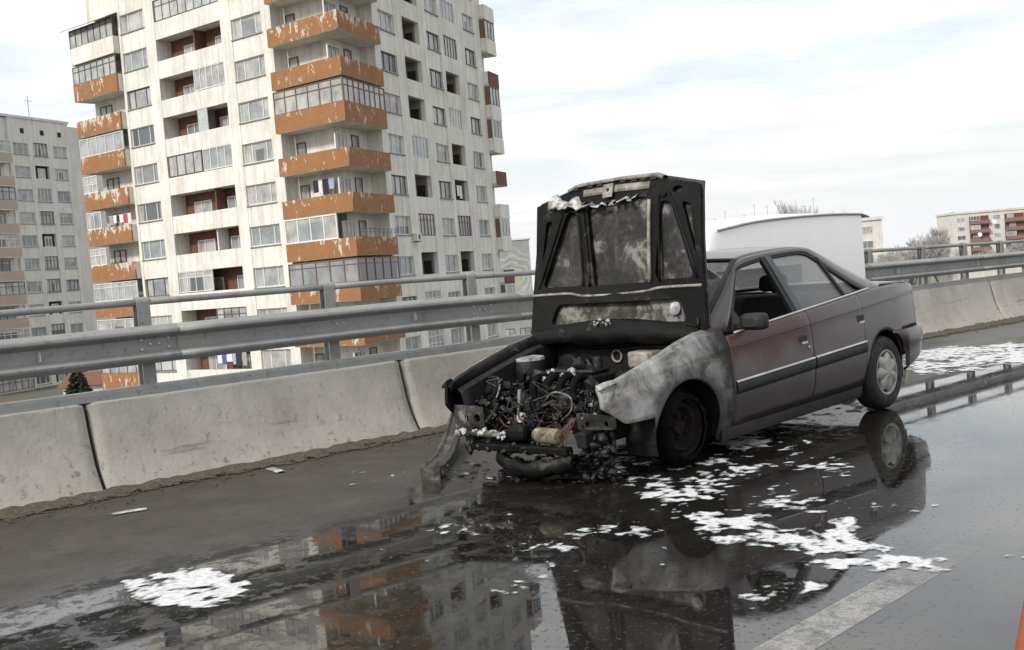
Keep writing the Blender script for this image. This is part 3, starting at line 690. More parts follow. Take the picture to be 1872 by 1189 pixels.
mb = MB(); mb.tube([(-3.2, 3, zt2), (-3.2, 3, zt2+3.6)], .04, 5); mb.tube([(-3.9, 3, zt2+3.0), (-2.5, 3, zt2+3.0)], .03, 4); F2.put('antenna', mb.mesh('antenna', MT['dark_frame']))

# ---------- far blocks
def slab_block(name, label, origin, a, length, depth, nfl, ztop, wall, bays, bal=None, fh=2.8):
    root = tag(empty(name, (origin[0], origin[1], GZ-2)), label, 'building')
    F = Fac(root, a, 0); H_ = ztop-(GZ-2)
    mb = MB(); mb.box(0, length, 0, depth, 0, H_); mb.box(-.3, length+.3, -.3, depth+.3, H_+.002, H_+.6); F.put('wall', mb.mesh('wall', MT[wall]))
    x = 1.2; i = 0
    while x < length-3:
        bw = bays[i % len(bays)]; i += 1
        for f in range(nfl):
            z = H_-1.0-f*fh
            if bw > 3.5 and bal:
                mb = MB(); mb.box(0, bw, -1.1, -1.0, -2.5, -1.35); mb.box(0, bw, -1.0, -.01, -2.6, -2.48)
                k = ('bal', bw, bal)
                if k not in FR: FR[k] = mb.mesh('balcony_parapet', MT[bal])
                F.put('balcony_parapet', FR[k], x, 0, z)
                k = ('rec', bw)
                if k not in FR: mb = MB(); mb.box(.05, bw-.05, -.02, .0, -2.4, 0); FR[k] = mb.mesh('recess', MT['brown'])
                F.put('recess', FR[k], x, 0, z)
                F.window(x+.4+1.2*rng.random(), z-.2, 2.0, 1.5, (.5,), (), 'white_frame', -.12, False)
                if rng.random() < .45: F.window(x, z-.05, bw*.5, 1.3, (.33, .66), (), 'white_frame', -1.05, False)
            else: F.window(x, z-.1, bw, 1.4, (.5,), (), 'white_frame', -.08, False)
        x += bw+1.3
    return F, H_
FB3, HB3 = slab_block('apartment_building', 'distant beige apartment block with dark red balconies at the right edge', (140.3, 360.7), -.02, 42, 14, 7, 7.9, 'wall3', [2.6, 6.2, 2.2, 6.2, 2.2, 2.2], 'redpaint')
for x, z in ((7.6, -6.9), (17.2, -17.5), (12.3, -3.2)):
    mb = MB(); mb.lathe([(.05, 0), (.8, .12), (1.15, .35), (1.1, .37), (.7, .2), (.03, .1)], 16, Matrix.Rotation(R(75), 4, 'X')@Matrix.Scale(.62, 4)); o = FB3.put('satellite_dish', mb.mesh('satellite_dish', MT['white_frame'], True), x, -1.5, HB3+z)
mb = MB(); mb.lathe([(.5, 0), (.8, .4), (.5, .9)], 12); FB3.put('roof_tank', mb.mesh('roof_tank', MT['white_frame']), .6, 2, HB3+.6)
FB4, HB4 = slab_block('apartment_building', 'long distant grey block whose roof and end show behind the white van', (37, 222), -.03, 35.4, 14, 5, 5.6, 'wall2', [2.4, 2.4, 4.4, 2.4], 'pink')
for x, wd, h_, m_ in ((5.5, 5.0, 1.5, 'wall2'), (14.0, 3.5, 1.2, 'roofing'), (9.7, 3.6, .7, 'orange'), (17.0, 2.0, 1.0, 'wall2')):
    mb = MB(); mb.box(0, wd, 3, 7, 0, h_); mb.box(-.2, wd+.2, 2.8, 7.2, h_+.002, h_+.2); FB4.put('roof_hut', mb.mesh('roof_hut', MT[m_]), x, 0, HB4+.6)
for i in range(11):
    x = 4+i*1.9+rng.random(); hh = rng.uniform(1.5, 5)
    mb = MB(); mb.tube([(0, 4, 0), (.05, 4, hh)], .035, 4); mb.tube([(-.4, 4, hh*.9), (.45, 4, hh*.9)], .025, 4); FB4.put('antenna', mb.mesh('antenna', MT['dark_frame']), x, 0, HB4+.6)
# painted gable beyond the tower
M = Mat('mural_wall')
c = M.ramp(M.noise(.35, 5, .6), [(.3, (.22, .24, .235)), (.7, (.33, .34, .32))])
wv = M.nt.nodes.new('ShaderNodeTexWave'); wv.wave_type = 'RINGS'; wv.rings_direction = 'SPHERICAL'; wv.inputs['Scale'].default_value = .42; wv.inputs['Distortion'].default_value = 13; wv.inputs['Detail'].default_value = 3
M.nt.links.new(M.coord(loc=(-5.1, 0, -8.6)), wv.inputs['Vector'])
X = M.xyz(); d2 = M.math('ADD', M.math('POWER', M.math('SUBTRACT', X[0], 5.1), 2.0), M.math('MULTIPLY', M.math('POWER', M.math('SUBTRACT', X[2], 8.6), 2.0), .6))
inside = M.step(d2, 11.0, 4.0)
c = M.mix(M.math('MULTIPLY', M.ramp(wv.outputs['Fac'], [(.66, 0), (.8, .55)]), inside), c, (.5, .5, .48))
c = M.mix(M.step(M.math('ADD', d2, M.math('MULTIPLY', M.noise(1.2, 3), 2.0)), 2.0, 1.3), c, (.36, .36, .22))
c = M.mix(M.step(M.math('ADD', X[2], M.noise(.8, 4)), 13.9, 14.2), c, (.42, .42, .39))
M.set(col=c, rough=.9); MT['mural'] = M.m
gb = tag(empty('gable_building', (-4.5, 139, GZ)), 'grey end wall of a lower building painted with a pale looping mural', 'building')
mb = MB(); mb.box(0, 7.35, 0, 10, 0, 13.1); mb.cur = 1; mb.box(-.1, 7.5, -.1, 10.1, 13.102, 13.3); mb.build('wall', [MT['mural'], MT['wall2']], gb)
for x, z in ((3.5, 1.2), (5.4, 1.2), (3.5, 3.8)):
    o = put('window', frame_mesh(1.3, 1.3, (.5,), (), 'brown_frame'), gb, (x, -.06, z+1.3)); put('pane', pane_mesh(1.3, 1.3), o)
# low houses and a lorry roof below the viaduct
def house(x, y, a, lx, ly, h_, wallm, roofm, label, rh=1.6, z=GZ):
    r_ = tag(empty('low_house', (x, y, z), a), label, 'house')
    mb = MB(); mb.box(0, lx, 0, ly, 0, h_); mb.build('wall', MT[wallm], r_)
    mb = MB(); e = .4
    mb.add([(-e, -e, h_), (lx+e, -e, h_), (lx+e, ly+e, h_), (-e, ly+e, h_), (-e, ly/2, h_+rh), (lx+e, ly/2, h_+rh)], [(0, 1, 5, 4), (2, 3, 4, 5), (0, 4, 3), (1, 2, 5), (3, 2, 1, 0)]); mb.build('roof', MT[roofm], r_)
    for i in range(max(1, int(lx/2.6))):
        o = put('window', frame_mesh(1.1, 1.2, (.5,), (), 'white_frame'), r_, (.7+i*2.5, -.05, h_*.75)); put('pane', pane_mesh(1.1, 1.2), o)
    return r_
MT['tile'] = simple('old_red_tile', (.20, .085, .055), (.14, .062, .042), .9)
house(-45, 97, .1, 7, 5, .9, 'wall3', 'tile', 'red roofed low house half hidden behind the barrier at far left', .8)
house(-39.5, 100, .0, 6, 5, 2.5, 'wall', 'tile', 'white house with small red roof beside the dark conifer', 1.0)
house(30.0, 88, .1, 11, 6, 5.3, 'wall', 'orange', 'low building with ochre and white roof edge below the right guard rail', .35)
house(45.0, 92, .1, 14, 6, 4.6, 'wall3', 'tile', 'low shed with brown roof under the right part of the guard rail', .9)
house(58.0, 150, .0, 9, 8, 5.0, 'wall3', 'wall', 'small white roofed house between bare trees on the right', 1.5, GZ)

# ---------- trees
MT['bark'] = simple('winter_bark', (.13, .11, .095), (.08, .07, .06), .95)
MT['twig'] = simple('grey_twigs', (.38, .36, .345), (.28, .265, .25), .95)
MT['needle'] = simple('dark_needles', (.035, .05, .028), (.018, .028, .016), .8)
def bare_tree(x, y, z, H, spread, label, seed, up=.5, levels=5, kids=4, twr=.014):
    r_ = random.Random(seed); root = tag(empty('bare_tree', (x, y, z)), label, 'tree', 'leafless trees in the distance')
    T, W = MB(), MB()
    def br(p, d, ln, rad, lv):
        pts = [p]; q = p
        for i in range(3):
            d = (d+Vector((r_.uniform(-.2, .2), r_.uniform(-.2, .2), r_.uniform(-.05, .15)))).normalized(); q = q+d*ln/3; pts.append(q)
        (T if lv <= 1 else W).tube(pts, [rad, rad*.85, rad*.7, rad*.55], 5 if lv < 2 else 3, False)
        if lv >= levels: return
        for i in range(kids+(1 if lv > 1 else 0)):
            t = r_.uniform(.35, 1); pp = pts[min(3, int(t*3)+1)] if t > .6 else pts[2]
            s = Vector((r_.gauss(0, 1), r_.gauss(0, 1), 0)).normalized()*spread
            br(pp, (d*.6+s+Vector((0, 0, up))).normalized(), ln*r_.uniform(.55, .75), max(twr, rad*.5), lv+1)
    br(Vector((0, 0, 0)), Vector((0, 0, 1)), H*.36, H*.018, 0)
    k = H/max(v[2] for v in W.v)
    for B_ in (T, W): B_.v = [(v[0]*k, v[1]*k, v[2]*k) for v in B_.v]
    T.build('trunk', MT['bark'], root); W.build('crown', MT['twig'], root)
bare_tree(40.5, 160, GZ, 16.6, .55, 'pale bare tree crown rising above the white van roof', 3, .6)
bare_tree(45.0, 163, GZ, 14.6, .55, 'slighter bare tree right of the pale crown above the van', 5, .6)
for i, (x, y, h_, lb) in enumerate(((50.5, 148, 10.2, 'dense grey bare tree just right of the white van'), (53.5, 152, 9.6, 'bare grey tree second right of the white van'), (57.0, 156, 8.6, 'low bare tree left of the poplar on the right'), (47.0, 140, 8.0, 'dark bare tree hugging the van rear edge'), (75, 170, 8.2, 'bare tree below the handrail right of the poplar'), (84, 180, 7.8, 'bare tree low in front of the beige far block'), (66, 160, 7.4, 'low bare tree under the handrail near the poplar'), (93, 185, 7.6, 'bare tree at the right edge below the rail'))):
    bare_tree(x, y, GZ, h_, .75, lb, 20+i, .3, 5, 4, .02)
# poplar
root = tag(empty('poplar_tree', (82.8, 220, GZ)), 'narrow leafless poplar standing alone against the sky on the right', 'tree')
T, W = MB(), MB(); T.tube([(0, 0, 0), (0, 0, 6), (.1, 0, 10)], [.35, .22, .06], 6)
for i in range(420):
    z = rng.uniform(1.2, 9.4); a = rng.uniform(0, 6.3); wd = (.35+2.1*math.sin(min(1, z/10.8)*math.pi)**.7)*rng.uniform(.3, 1)
    p = Vector((math.cos(a)*.1, math.sin(a)*.1, z)); q = p+Vector((math.cos(a)*wd, math.sin(a)*wd*.8, wd*.9+.5))
    W.tube([p, (p+q)/2+Vector((math.cos(a)*.2*wd, 0, -.05)), q], [.03, .03, .02], 3, False)
    for j in range(2): W.tube([(p+q)/2, q+Vector((rng.uniform(-.4, .4), rng.uniform(-.4, .4), .5))], [.025, .02], 3, False)
T.build('trunk', MT['bark'], root); W.build('crown', MT['twig'], root)
# conifer below the viaduct
root = tag(empty('conifer_tree', (-22.9, 60, GZ)), 'dark green conifer top showing between barrier and rail on the left', 'tree')
T, W = MB(), MB(); T.tube([(0, 0, 0), (0, 0, 6.2)], [.16, .03], 6)
for i in range(1500):
    z = 6.3*rng.random()**.8; rr = (6.7-z)*.52*rng.uniform(.5, 1); a = rng.uniform(0, 6.3)
    d = Vector((math.cos(a), math.sin(a), -.25)); s = Vector((-math.sin(a), math.cos(a), 0)); p = Vector((0, 0, z))+d*rr*.35; q = Vector((0, 0, z))+d*rr
    W.add([p-s*.12, q, p+s*.12, p*.5+q*.5+Vector((0, 0, -.2))+s*.05], [(0, 1, 2), (0, 1, 3)])
T.build('trunk', MT['bark'], root); W.build('crown', MT['needle'], root)

# ================================================================ WHITE VAN behind the car
van = tag(empty('white_van', SN(1.6, -1.15), TH), 'plain white van body with arched roof just behind the burnt car', 'van')
M = Mat('white_van_paint'); M.set(col=M.mix(M.ramp(M.noise(70, 2), [(.80, 0), (.82, .5)]), M.ramp(M.noise(2, 5), [(.3, (.78, .77, .75)), (.7, (.83, .82, .80))]), (.3, .25, .2)), rough=.38, coat=.4); MT['vanw'] = M.m
prof = [(-.06, 1.34)]+cat([(0.05, 1.585), (.68, 1.655), (1.26, 1.685), (2.09, 1.70), (2.78, 1.69)], 24)
VW = 1.18
rowsV = []
for S, zt_ in prof:
    zlow = .34
    rowsV.append([(S, .03, zlow), (S, .0, .6), (S, 0, 1.0), (S, .0, zt_-.05), (S, .012, zt_-.015), (S, .05, zt_), (S, VW/2, zt_+.05), (S, VW-.05, zt_), (S, VW, zt_-.05), (S, VW, .6), (S, VW-.03, zlow)])
mb = MB(); mb.grid(rowsV); m_ = len(rowsV[0]); mb.f += [tuple(range(m_)), tuple((len(rowsV)-1)*m_+k for k in range(m_))[::-1], ]; mb.mi += [0, 0]
mb.build('body', MT['vanw'], van, 35)
mb = MB(); mb.grid([[(S, -.002, z-.018) for S, z in prof[2:]], [(S, -.006, z-.008) for S, z in prof[2:]], [(S, .015, z+.002) for S, z in prof[2:]]]); o = mb.build('roof_gutter', MT['sillm'], van); solid(o, .006, 0)
mb = MB(); mb.add([(2.781, 0, 1.69), (2.98, .02, 1.655), (2.98, VW-.02, 1.655), (2.781, VW, 1.69), (2.781, 0, 1.66), (2.98, .02, 1.64), (2.98, VW-.02, 1.64), (2.781, VW, 1.66)], [(0, 3, 2, 1), (4, 5, 6, 7), (0, 1, 5, 4), (1, 2, 6, 5), (2, 3, 7, 6)]); mb.build('rear_roof_lip', MT['dark_frame'], van)
mb = MB(); mb.box(.05, 1.5, -.012, -.001, 1.0, 1.19); mb.build('side_moulding', MT['steel'], van)
mb = MB(); mb.lathe([(.10, -.08), (.26, -.07), (.28, 0), (.26, .07), (.10, .08)], 20, Matrix.Rotation(R(90), 4, 'X')); wme = mb.mesh('wheel', MT['dark'])
for x in (.5, 2.3):
    for y in (.1, VW-.1): put('wheel', wme, van, (x, y, .281))

# ================================================================ BURNT CAR (car frame: x forward, y left, z up)
car = tag(empty('burnt_car', (1.4486, 8.864, 0), 0), 'burnt out dark brown grey saloon with raised hood and charred front', 'car')
CPITCH = .021
car.rotation_euler = Euler((0, CPITCH, R(225.7)), 'XYZ')
# keep the rear tyres on the road while the nose sinks
_off = Matrix.Rotation(R(225.7), 4, 'Z')@Matrix.Rotation(CPITCH, 4, 'Y')@Vector((-1.335, 0, 0))
car.location.z = -_off.z+.002
# --- materials
M = Mat('brown_grey_paint'); X = M.xyz()
c = M.ramp(M.noise(3.0, 6, .6), [(.3, (.044, .031, .030)), (.7, (.062, .045, .043))])
hx = M.math('ADD', X[0], M.math('MULTIPLY', M.math('SUBTRACT', M.noise(2.6, 5, .6), .5), 1.0))
hz = M.math('ADD', X[2], M.math('MULTIPLY', M.math('SUBTRACT', M.noise(3.4, 4, .6), .5), .35))
heat = M.math('MULTIPLY', M.math('MULTIPLY', M.step(hx, -.75, .25), M.step(hz, .56, .74)), M.step(hz, .97, .86))
c = M.mix(M.math('MULTIPLY', heat, .6), c, (.085, .024, .02))
soot = M.math('MULTIPLY', M.step(hx, .92, 1.15), M.step(X[2], 1.15, .8))
c = M.mix(M.math('MULTIPLY', soot, .85), c, (.028, .024, .022))
dust = M.math('MULTIPLY', M.step(hz, .40, .22), .35)
c = M.mix(dust, c, (.10, .09, .08))
M.set(col=c, rough=M.mix(heat, .32, .55), metal=.15, coat=M.mix(heat, .4, .1), coatr=.1, normal=M.bump(M.noise(6, 3), .03, .01)); MT['paint'] = M.m
M = Mat('burnt_bare_metal'); X = M.xyz()
n1 = M.noise(4.2, 8, .72, dist=.8); n2 = M.noise(7.0, 6, .7)
c = M.ramp(n1, [(.35, (.04, .038, .035)), (.42, (.14, .137, .13)), (.50, (.23, .227, .217)), (.64, (.42, .415, .39))])
c = M.mix(M.ramp(n2, [(.54, 0), (.68, .55)]), c, (.26, .235, .17))
c = M.mix(M.ramp(M.noise(2.0, 5, .6), [(.50, 0), (.62, .75)]), c, (.16, .18, .21))
blk = M.math('ADD', X[0], M.math('MULTIPLY', M.math('SUBTRACT', M.noise(4, 6, .7), .5), .55))
c = M.mix(M.math('MULTIPLY', M.step(blk, 1.30, .95), .4), c, (.05, .047, .044))
c = M.mix(M.step(blk, 1.03, .90), c, (.022, .020, .019))
c = M.mix(M.math('MULTIPLY', M.ramp(M.noise(9, 6, .75), [(.60, 0), (.68, .8)]), M.step(X[2], .9, .5)), c, (.05, .045, .042))
dd = M.math('SQRT', M.math('ADD', M.math('POWER', M.math('SUBTRACT', X[0], 1.335), 2.0), M.math('POWER', M.math('SUBTRACT', X[2], .285), 2.0)))
dd = M.math('ADD', dd, M.math('MULTIPLY', M.math('SUBTRACT', M.noise(7, 6, .7), .5), .22))
c = M.mix(M.math('MULTIPLY', M.step(dd, .46, .36), .8), c, (.035, .032, .029))
M.set(col=c, rough=.72, metal=.1, normal=M.bump(M.math('ADD', M.noise(26, 5, .7), n1), .3, .008)); MT['ash_metal'] = M.m
def charm(name, stops, fr, rough, bump_=.5, spec=.3, bf=30):
    M = Mat(name); n = M.noise(fr, 7, .7, dist=.4)
    M.set(col=M.ramp(n, stops), rough=M.ramp(M.noise(fr*2, 5), [(.3, rough*.6), (.7, min(1, rough*1.4))]), spec=spec, normal=M.bump(M.noise(bf, 6, .7), bump_, .01)); return M.m
MT['char'] = charm('charred_black', [(.3, (.003, .003, .003)), (.62, (.008, .0075, .007)), (.76, (.035, .032, .03))], 6, .6)
MT['wetchar'] = charm('wet_charred_lumps', [(.3, (.003, .003, .003)), (.64, (.009, .0085, .008)), (.76, (.08, .075, .068))], 14, .30, .9, .45, 45)
MT['sootblack'] = charm('soot_black', [(.3, (.003, .003, .003)), (.65, (.007, .007, .0065)), (.78, (.018, .017, .015))], 12, 1.0, .6, .08)
MT['hoodskin'] = charm('ash_stained_steel', [(.34, (.005, .005, .0045)), (.47, (.018, .017, .015)), (.55, (.05, .047, .039)), (.62, (.21, .205, .185)), (.70, (.05, .046, .037))], 3.6, .65, .35, .4)
MT['hoodframe'] = charm('blackened_frame', [(.3, (.003, .003, .003)), (.60, (.006, .0056, .0052)), (.70, (.055, .052, .045))], 5.5, .5, .35, .16)
MT['scrape'] = charm('scraped_pale_metal', [(.3, (.06, .054, .048)), (.5, (.22, .2, .175)), (.7, (.40, .385, .355))], 10, .5)
MT['whiteash'] = charm('white_ash', [(.32, (.08, .08, .076)), (.5, (.30, .30, .29)), (.66, (.58, .58, .57))], 12, .8)
MT['foil'] = charm('sooty_foil', [(.3, (.05, .048, .045)), (.46, (.25, .24, .22)), (.62, (.62, .61, .59))], 16, .45)
MT['rustwire'] = charm('bare_copper_wire', [(.3, (.025, .012, .009)), (.6, (.085, .032, .022)), (.75, (.14, .07, .05))], 20, .6)
MT['beige'] = charm('scorched_beige', [(.34, (.03, .026, .02)), (.5, (.15, .13, .09)), (.64, (.30, .27, .2))], 12, .7)
MT['rubber'] = charm('tyre_rubber', [(.3, (.012, .012, .012)), (.7, (.028, .027, .026))], 8, .65, .3)
MT['plastic'] = simple('black_trim_plastic', (.016, .016, .017), (.009, .009, .009), .62)
MT['bluegrey'] = simple('grey_door_trim', (.075, .088, .092), (.055, .065, .07), .5)
MT['cap'] = simple('silver_wheel_cover', (.36, .355, .33), (.25, .24, .22), .45, metal=.2, scale=9)
MT['sillpaint'] = simple('dark_sill', (.045, .037, .036), (.022, .019, .018), .6, scale=4)  # darker brown than the door paint
MT['chrome'] = simple('bright_trim', (.55, .54, .52), (.4, .39, .37), .3, metal=.4)
MT['seat'] = simple('dark_seat_cloth', (.03, .028, .028), (.018, .017, .017), .95)
M = Mat('dust_reflection_glass'); M.set(col=M.ramp(M.noise(2.5, 5, .6, scale=(1, 1, 2)), [(.3, (.20, .21, .205)), (.7, (.27, .275, .265))]), rough=.12, alpha=.55, spec=.7); MT['glass'] = M.m  # dust plus the grey reflection of the pane, both put into its colour
M = Mat('clear_window'); M.set(col=(.10, .11, .115), rough=.06, alpha=.30, spec=.7); MT['glass2'] = M.m

def interp(x, pts):
    return float(np.interp(x, [p[0] for p in pts], [p[1] for p in pts]))
YW = sorted([(-2.24, .69), (-2.12, .755), (-1.9, .80), (-1.6, .832), (-1.0, .852), (.5, .854), (1.2, .842), (1.6, .815), (1.85, .775), (2.0, .735), (2.08, .69)])
_yx = [float(np.interp(t, range(len(YW)), [p[0] for p in YW])) for t in np.linspace(0, len(YW)-1, 200)]
_yy = cat(YW, 200)
_yt = [(a[0], a[1]) for a in _yy]
def yw(x): return interp(x, _yt)
def zcr(x): return .77+(.84-x)*.046 if x < .84 else .77-(x-.84)*.082
TOPF = sorted([(.86, .905), (1.02, .915), (1.3, .868), (1.55, .806), (1.8, .742), (2.03, .678), (2.08, .66)])
def belt(x): return .86+(.72-x)*.064
def yside(x, z):
    zc_ = zcr(x); y = yw(x)
    if z < .5: y -= .075*max(0, (.5-z)/.32)**1.8
    if z > zc_: y -= .014+.075*max(0, min(1, (z-zc_)/.17))**1.4
    else: y -= .016*max(0, (z-.55)/max(.05, zc_-.55))**2
    return y
def arch(x, cx, r=.345, cz=.285):
    d = abs(x-cx); return cz+math.sqrt(r*r-d*d) if d < r else None
def panel(name, x0, x1, zbf, ztf, mat, side, nx=40, xs=None, parent=None, thick=.022):
    rows_ = []
    xs_ = xs if xs is not None else np.linspace(x0, x1, nx)
    for x in xs_:
        a, b = zbf(x), ztf(x); zc_ = min(max(zcr(x), a+.006), b-.006); zc_ = max(a+.005, zc_)
        zs_ = list(np.linspace(a, zc_-.004, 9))+[zc_+.004]+list(np.linspace(zc_+.02, b, 5))
        rows_.append([(float(x), side*yside(x, z), float(z)) for z in zs_])
    mb = MB(); mb.grid(rows_, flip=(side > 0) != (xs_[-1] > xs_[0])); o = mb.build(name, mat, parent or car, 50); solid(o, thick, -1)
    return o
def dense(x0, x1, breaks, n=36):
    s = set(np.round(np.linspace(x0, x1, n), 4))
    for b in breaks:
        for e in (-.012, -.006, -.002, .0, .002, .006, .012, .02, .03): 
            if min(x0, x1) < b+e < max(x0, x1): s.add(round(b+e, 4))
    return sorted(s)
FA, RA = 1.335, -1.36
def zb_fender(x):
    a = arch(x, FA)
    if a is not None: return a
    return .17 if x < FA else .44+max(0, x-1.92)*.75
def zb_quarter(x):
    a = arch(x, RA, .345, .295)
    if a is not None: return a
    return .24 if x > RA else .605
def zt_quarter(x): return interp(x, [(-2.24, .93), (-2.1, .962), (-1.75, .99), (-1.3, .99), (-1.0, belt(-1.0))])
for side in (1, -1):
    fm = MT['ash_metal'] if side > 0 else MT['char']
    panel('front_fender', .862, 2.07, zb_fender, lambda x: interp(x, TOPF), fm, side, xs=dense(.862, 2.07, (FA-.345, FA+.345), 60))
    panel('front_door', .852, -.195, lambda x: .245, belt, MT['paint'], side)
    dr = panel('rear_door', -.205, -1.012, lambda x: .245, belt, MT['paint'], side)
    q = panel('quarter_panel', -1.02, -2.21, zb_quarter, zt_quarter, MT['paint'], side, xs=dense(-2.21, -1.02, (RA-.345, RA+.345), 60))
    # sill
    mb = MB(); mb.grid([[(x, side*a, z) for a, z in ((.70, .155), (.775, .15), (.792, .18), (.80, .238), (.78, .243))] for x in np.linspace(.97, -1.0, 12)], flip=side > 0); mb.build('sill', MT['sillpaint'], car, 40)
    # rub strip with bright insert
    for x0, x1 in ((.845, -.19), (-.21, -1.008)):
        mb = MB(); mb.grid([[(x, side*(yside(x, .53)+d), z+(.84-x)*.027) for d, z in ((.0, .455), (.014, .462), (.018, .485), (.018, .515), (.012, .533), (.0, .536))] for x in np.linspace(x0, x1, 14)], flip=side > 0); o = mb.build('rub_strip', MT['plastic'], car, True)
        mb = MB(); mb.grid([[(x, side*(yside(x, .53)+d), z+(.84-x)*.027) for d, z in ((.006, .533), (.019, .534), (.019, .545), (.004, .549))] for x in np.linspace(x0, x1, 14)], flip=side > 0); mb.build('bright_insert', MT['chrome'], o, True)
    # door handles
    for x, z in ((-.07, .722), (-.965, .775)):
        y = yside(x, z); mb = MB()
        mb.box(x-.055, x+.055, side*y-.006, side*y+.006, z-.022, z+.028); h_ = mb.build('door_handle', MT['plastic'], car); bevel(h_, .006)
        mb = MB(); mb.box(x-.05, x+.02, side*(y+.006)-.006, side*(y+.006)+.006, z-.036, z-.02); mb.build('handle_flap', MT['chrome'], h_)
    y = yside(-.14, .66); mb = MB(); mb.lathe([(.012, -.01), (.012, .006), (.004, .008)], 10, Matrix.Translation((-.14, side*y, .655))@Matrix.Rotation(R(-90*side), 4, 'X')); mb.build('lock', MT['chrome'], car)
    # inner wing and arch liners
    for cx_, r_, cz_ in ((FA, .36, .285), (RA, .36, .295)):
        mb = MB(); ar = [(cx_+r_*math.cos(a), cz_+r_*math.sin(a)) for a in np.linspace(-.25, math.pi+.25, 18)]
        mb.grid([[(x, side*.80, z) for x, z in ar], [(x, side*.56, z) for x, z in ar], [(cx_, side*.555, cz_)]*18]); mb.build('arch_liner', MT['char'], car)
# bright crease line reads as a thin moulding along the flank
for side in (1, -1):
    mb = MB(); mb.grid([[(x, side*(yside(x, zcr(x)-.003)+d), zcr(x)+z) for d, z in ((-.004, -.007), (.0035, -.004), (.0035, .003), (-.01, .006))] for x in np.linspace(.84, -2.16, 60)], flip=side > 0); mb.build('waist_moulding', MT['paint'], car, True)
# --- greenhouse
OC = [(1.0, .905, .735), (.63, 1.135, .650), (.40, 1.275, .592), (.27, 1.335, .565), (0, 1.368, .572), (-.4, 1.380, .578), (-.66, 1.370, .575), (-.82, 1.335, .568), (-1.2, 1.178, .595), (-1.46, 1.058, .652), (-1.60, 1.0, .70)]
IC = [(.735, .862, .772), (.56, 1.055, .70), (.42, 1.215, .635), (.33, 1.283, .603), (0, 1.325, .604), (-.4, 1.338, .606), (-.58, 1.330, .606), (-.70, 1.290, .616), (-.97, 1.135, .672), (-1.24, .985, .752), (-1.42, .984, .765)]
oc, ic = cat(OC, 60), cat(IC, 60)
for side in (1, -1):
    rows_ = []
    for a, b in zip(oc, ic):
        row = []
        for t in (0, .12, .35, .7, 1):
            p = [a[i]*(1-t)+b[i]*t for i in range(3)]; bl = .016*math.sin(math.pi*min(1, t*1.1))
            row.append((p[0], side*(p[2]+bl), p[1]+bl*.3))
        rows_.append(row)
    mb = MB(); mb.grid(rows_, flip=side < 0); o = mb.build('roof_pillar', MT['paint'], car, True); solid(o, .03, -1)
    # black window seal along the opening
    mb = MB(); mb.tube([(x, side*(y-.006), z-.008) for x, z, y in ic[1:-6]], .012, 6); mb.build('window_seal', MT['plastic'], car, True)
    # belt seal
    mb = MB(); mb.tube([(x, side*(yside(x, belt(x))-.005), belt(x)+.004) for x in np.linspace(.74, -1.25, 24)], .009, 6); mb.build('belt_seal', MT['chrome'] if side > 0 else MT['plastic'], car, True)
    # B pillar frames
    def upy(x, z):   # lateral position of the glass plane
        return .775-(z-.86)*.36
    def quadstrip(nm, tx, tz, bx, bz, wt, wb, mat, dy=0):
        mb = MB(); mb.grid([[(tx+(bx-tx)*t-(wt+(wb-wt)*t)*s, side*(upy(0, tz+(bz-tz)*t)-.012+dy), tz+(bz-tz)*t) for s in (0, 1)] for t in np.linspace(0, 1, 6)], flip=side < 0); o = mb.build(nm, mat, car); solid(o, .03, 0); return o
    quadstrip('door_frame', .02, 1.335, -.115, .905, .05, .055, MT['plastic'])
    quadstrip('door_frame', -.035, 1.335, -.175, .91, .075, .075, MT['bluegrey'], .006)
    quadstrip('quarter_divider', -.745, 1.28, -.93, .965, .025, .03, MT['plastic'])
    # mirror patch and mirror
    mb = MB(); mb.add([(.735, side*.775, .868), (.55, side*.77, .878), (.60, side*.70, 1.02)], [(0, 1, 2) if side < 0 else (2, 1, 0)]); o = mb.build('mirror_patch', MT['plastic'], car); solid(o, .02, 0)
    # rear side glass
    mb = MB(); pts = [(-.18, .915), (-.095, 1.325), (-.45, 1.337), (-.60, 1.326), (-.70, 1.285), (-.97, 1.135), (-1.23, .985)]
    mb.add([(x, side*(upy(x, z)-.018), z) for x, z in pts], [tuple(range(7)) if side < 0 else tuple(range(7))[::-1]]); mb.build('window_glass', MT['glass'], car)
# mirror housing on the driver side
mb = MB()
mrows = []
for t, (wd, ht) in zip((0, .015, .05, .09, .11), ((.85, .8), (1, 1), (1, 1), (.86, .82), (.5, .5))):
    ring = []
    for a in np.linspace(0, 2*math.pi, 21)[:-1]:
        ca, sa = math.cos(a), math.sin(a); ex = .45
        ring.append((.60+t, .905+.098*wd*math.copysign(abs(ca)**ex, ca), .925+.058*ht*math.copysign(abs(sa)**ex, sa)))
    mrows.append(ring)
mb.grid(mrows, closed=True); mb.f += [tuple(range(20)), tuple(80+k for k in range(20))[::-1]]; mb.mi += [0, 0]
mir = mb.build('door_mirror', MT['plastic'], car, 50)
mb = MB(); mb.box(.60, .66, .74, .83, .885, .915); mb.build('mirror_arm', MT['plastic'], mir)
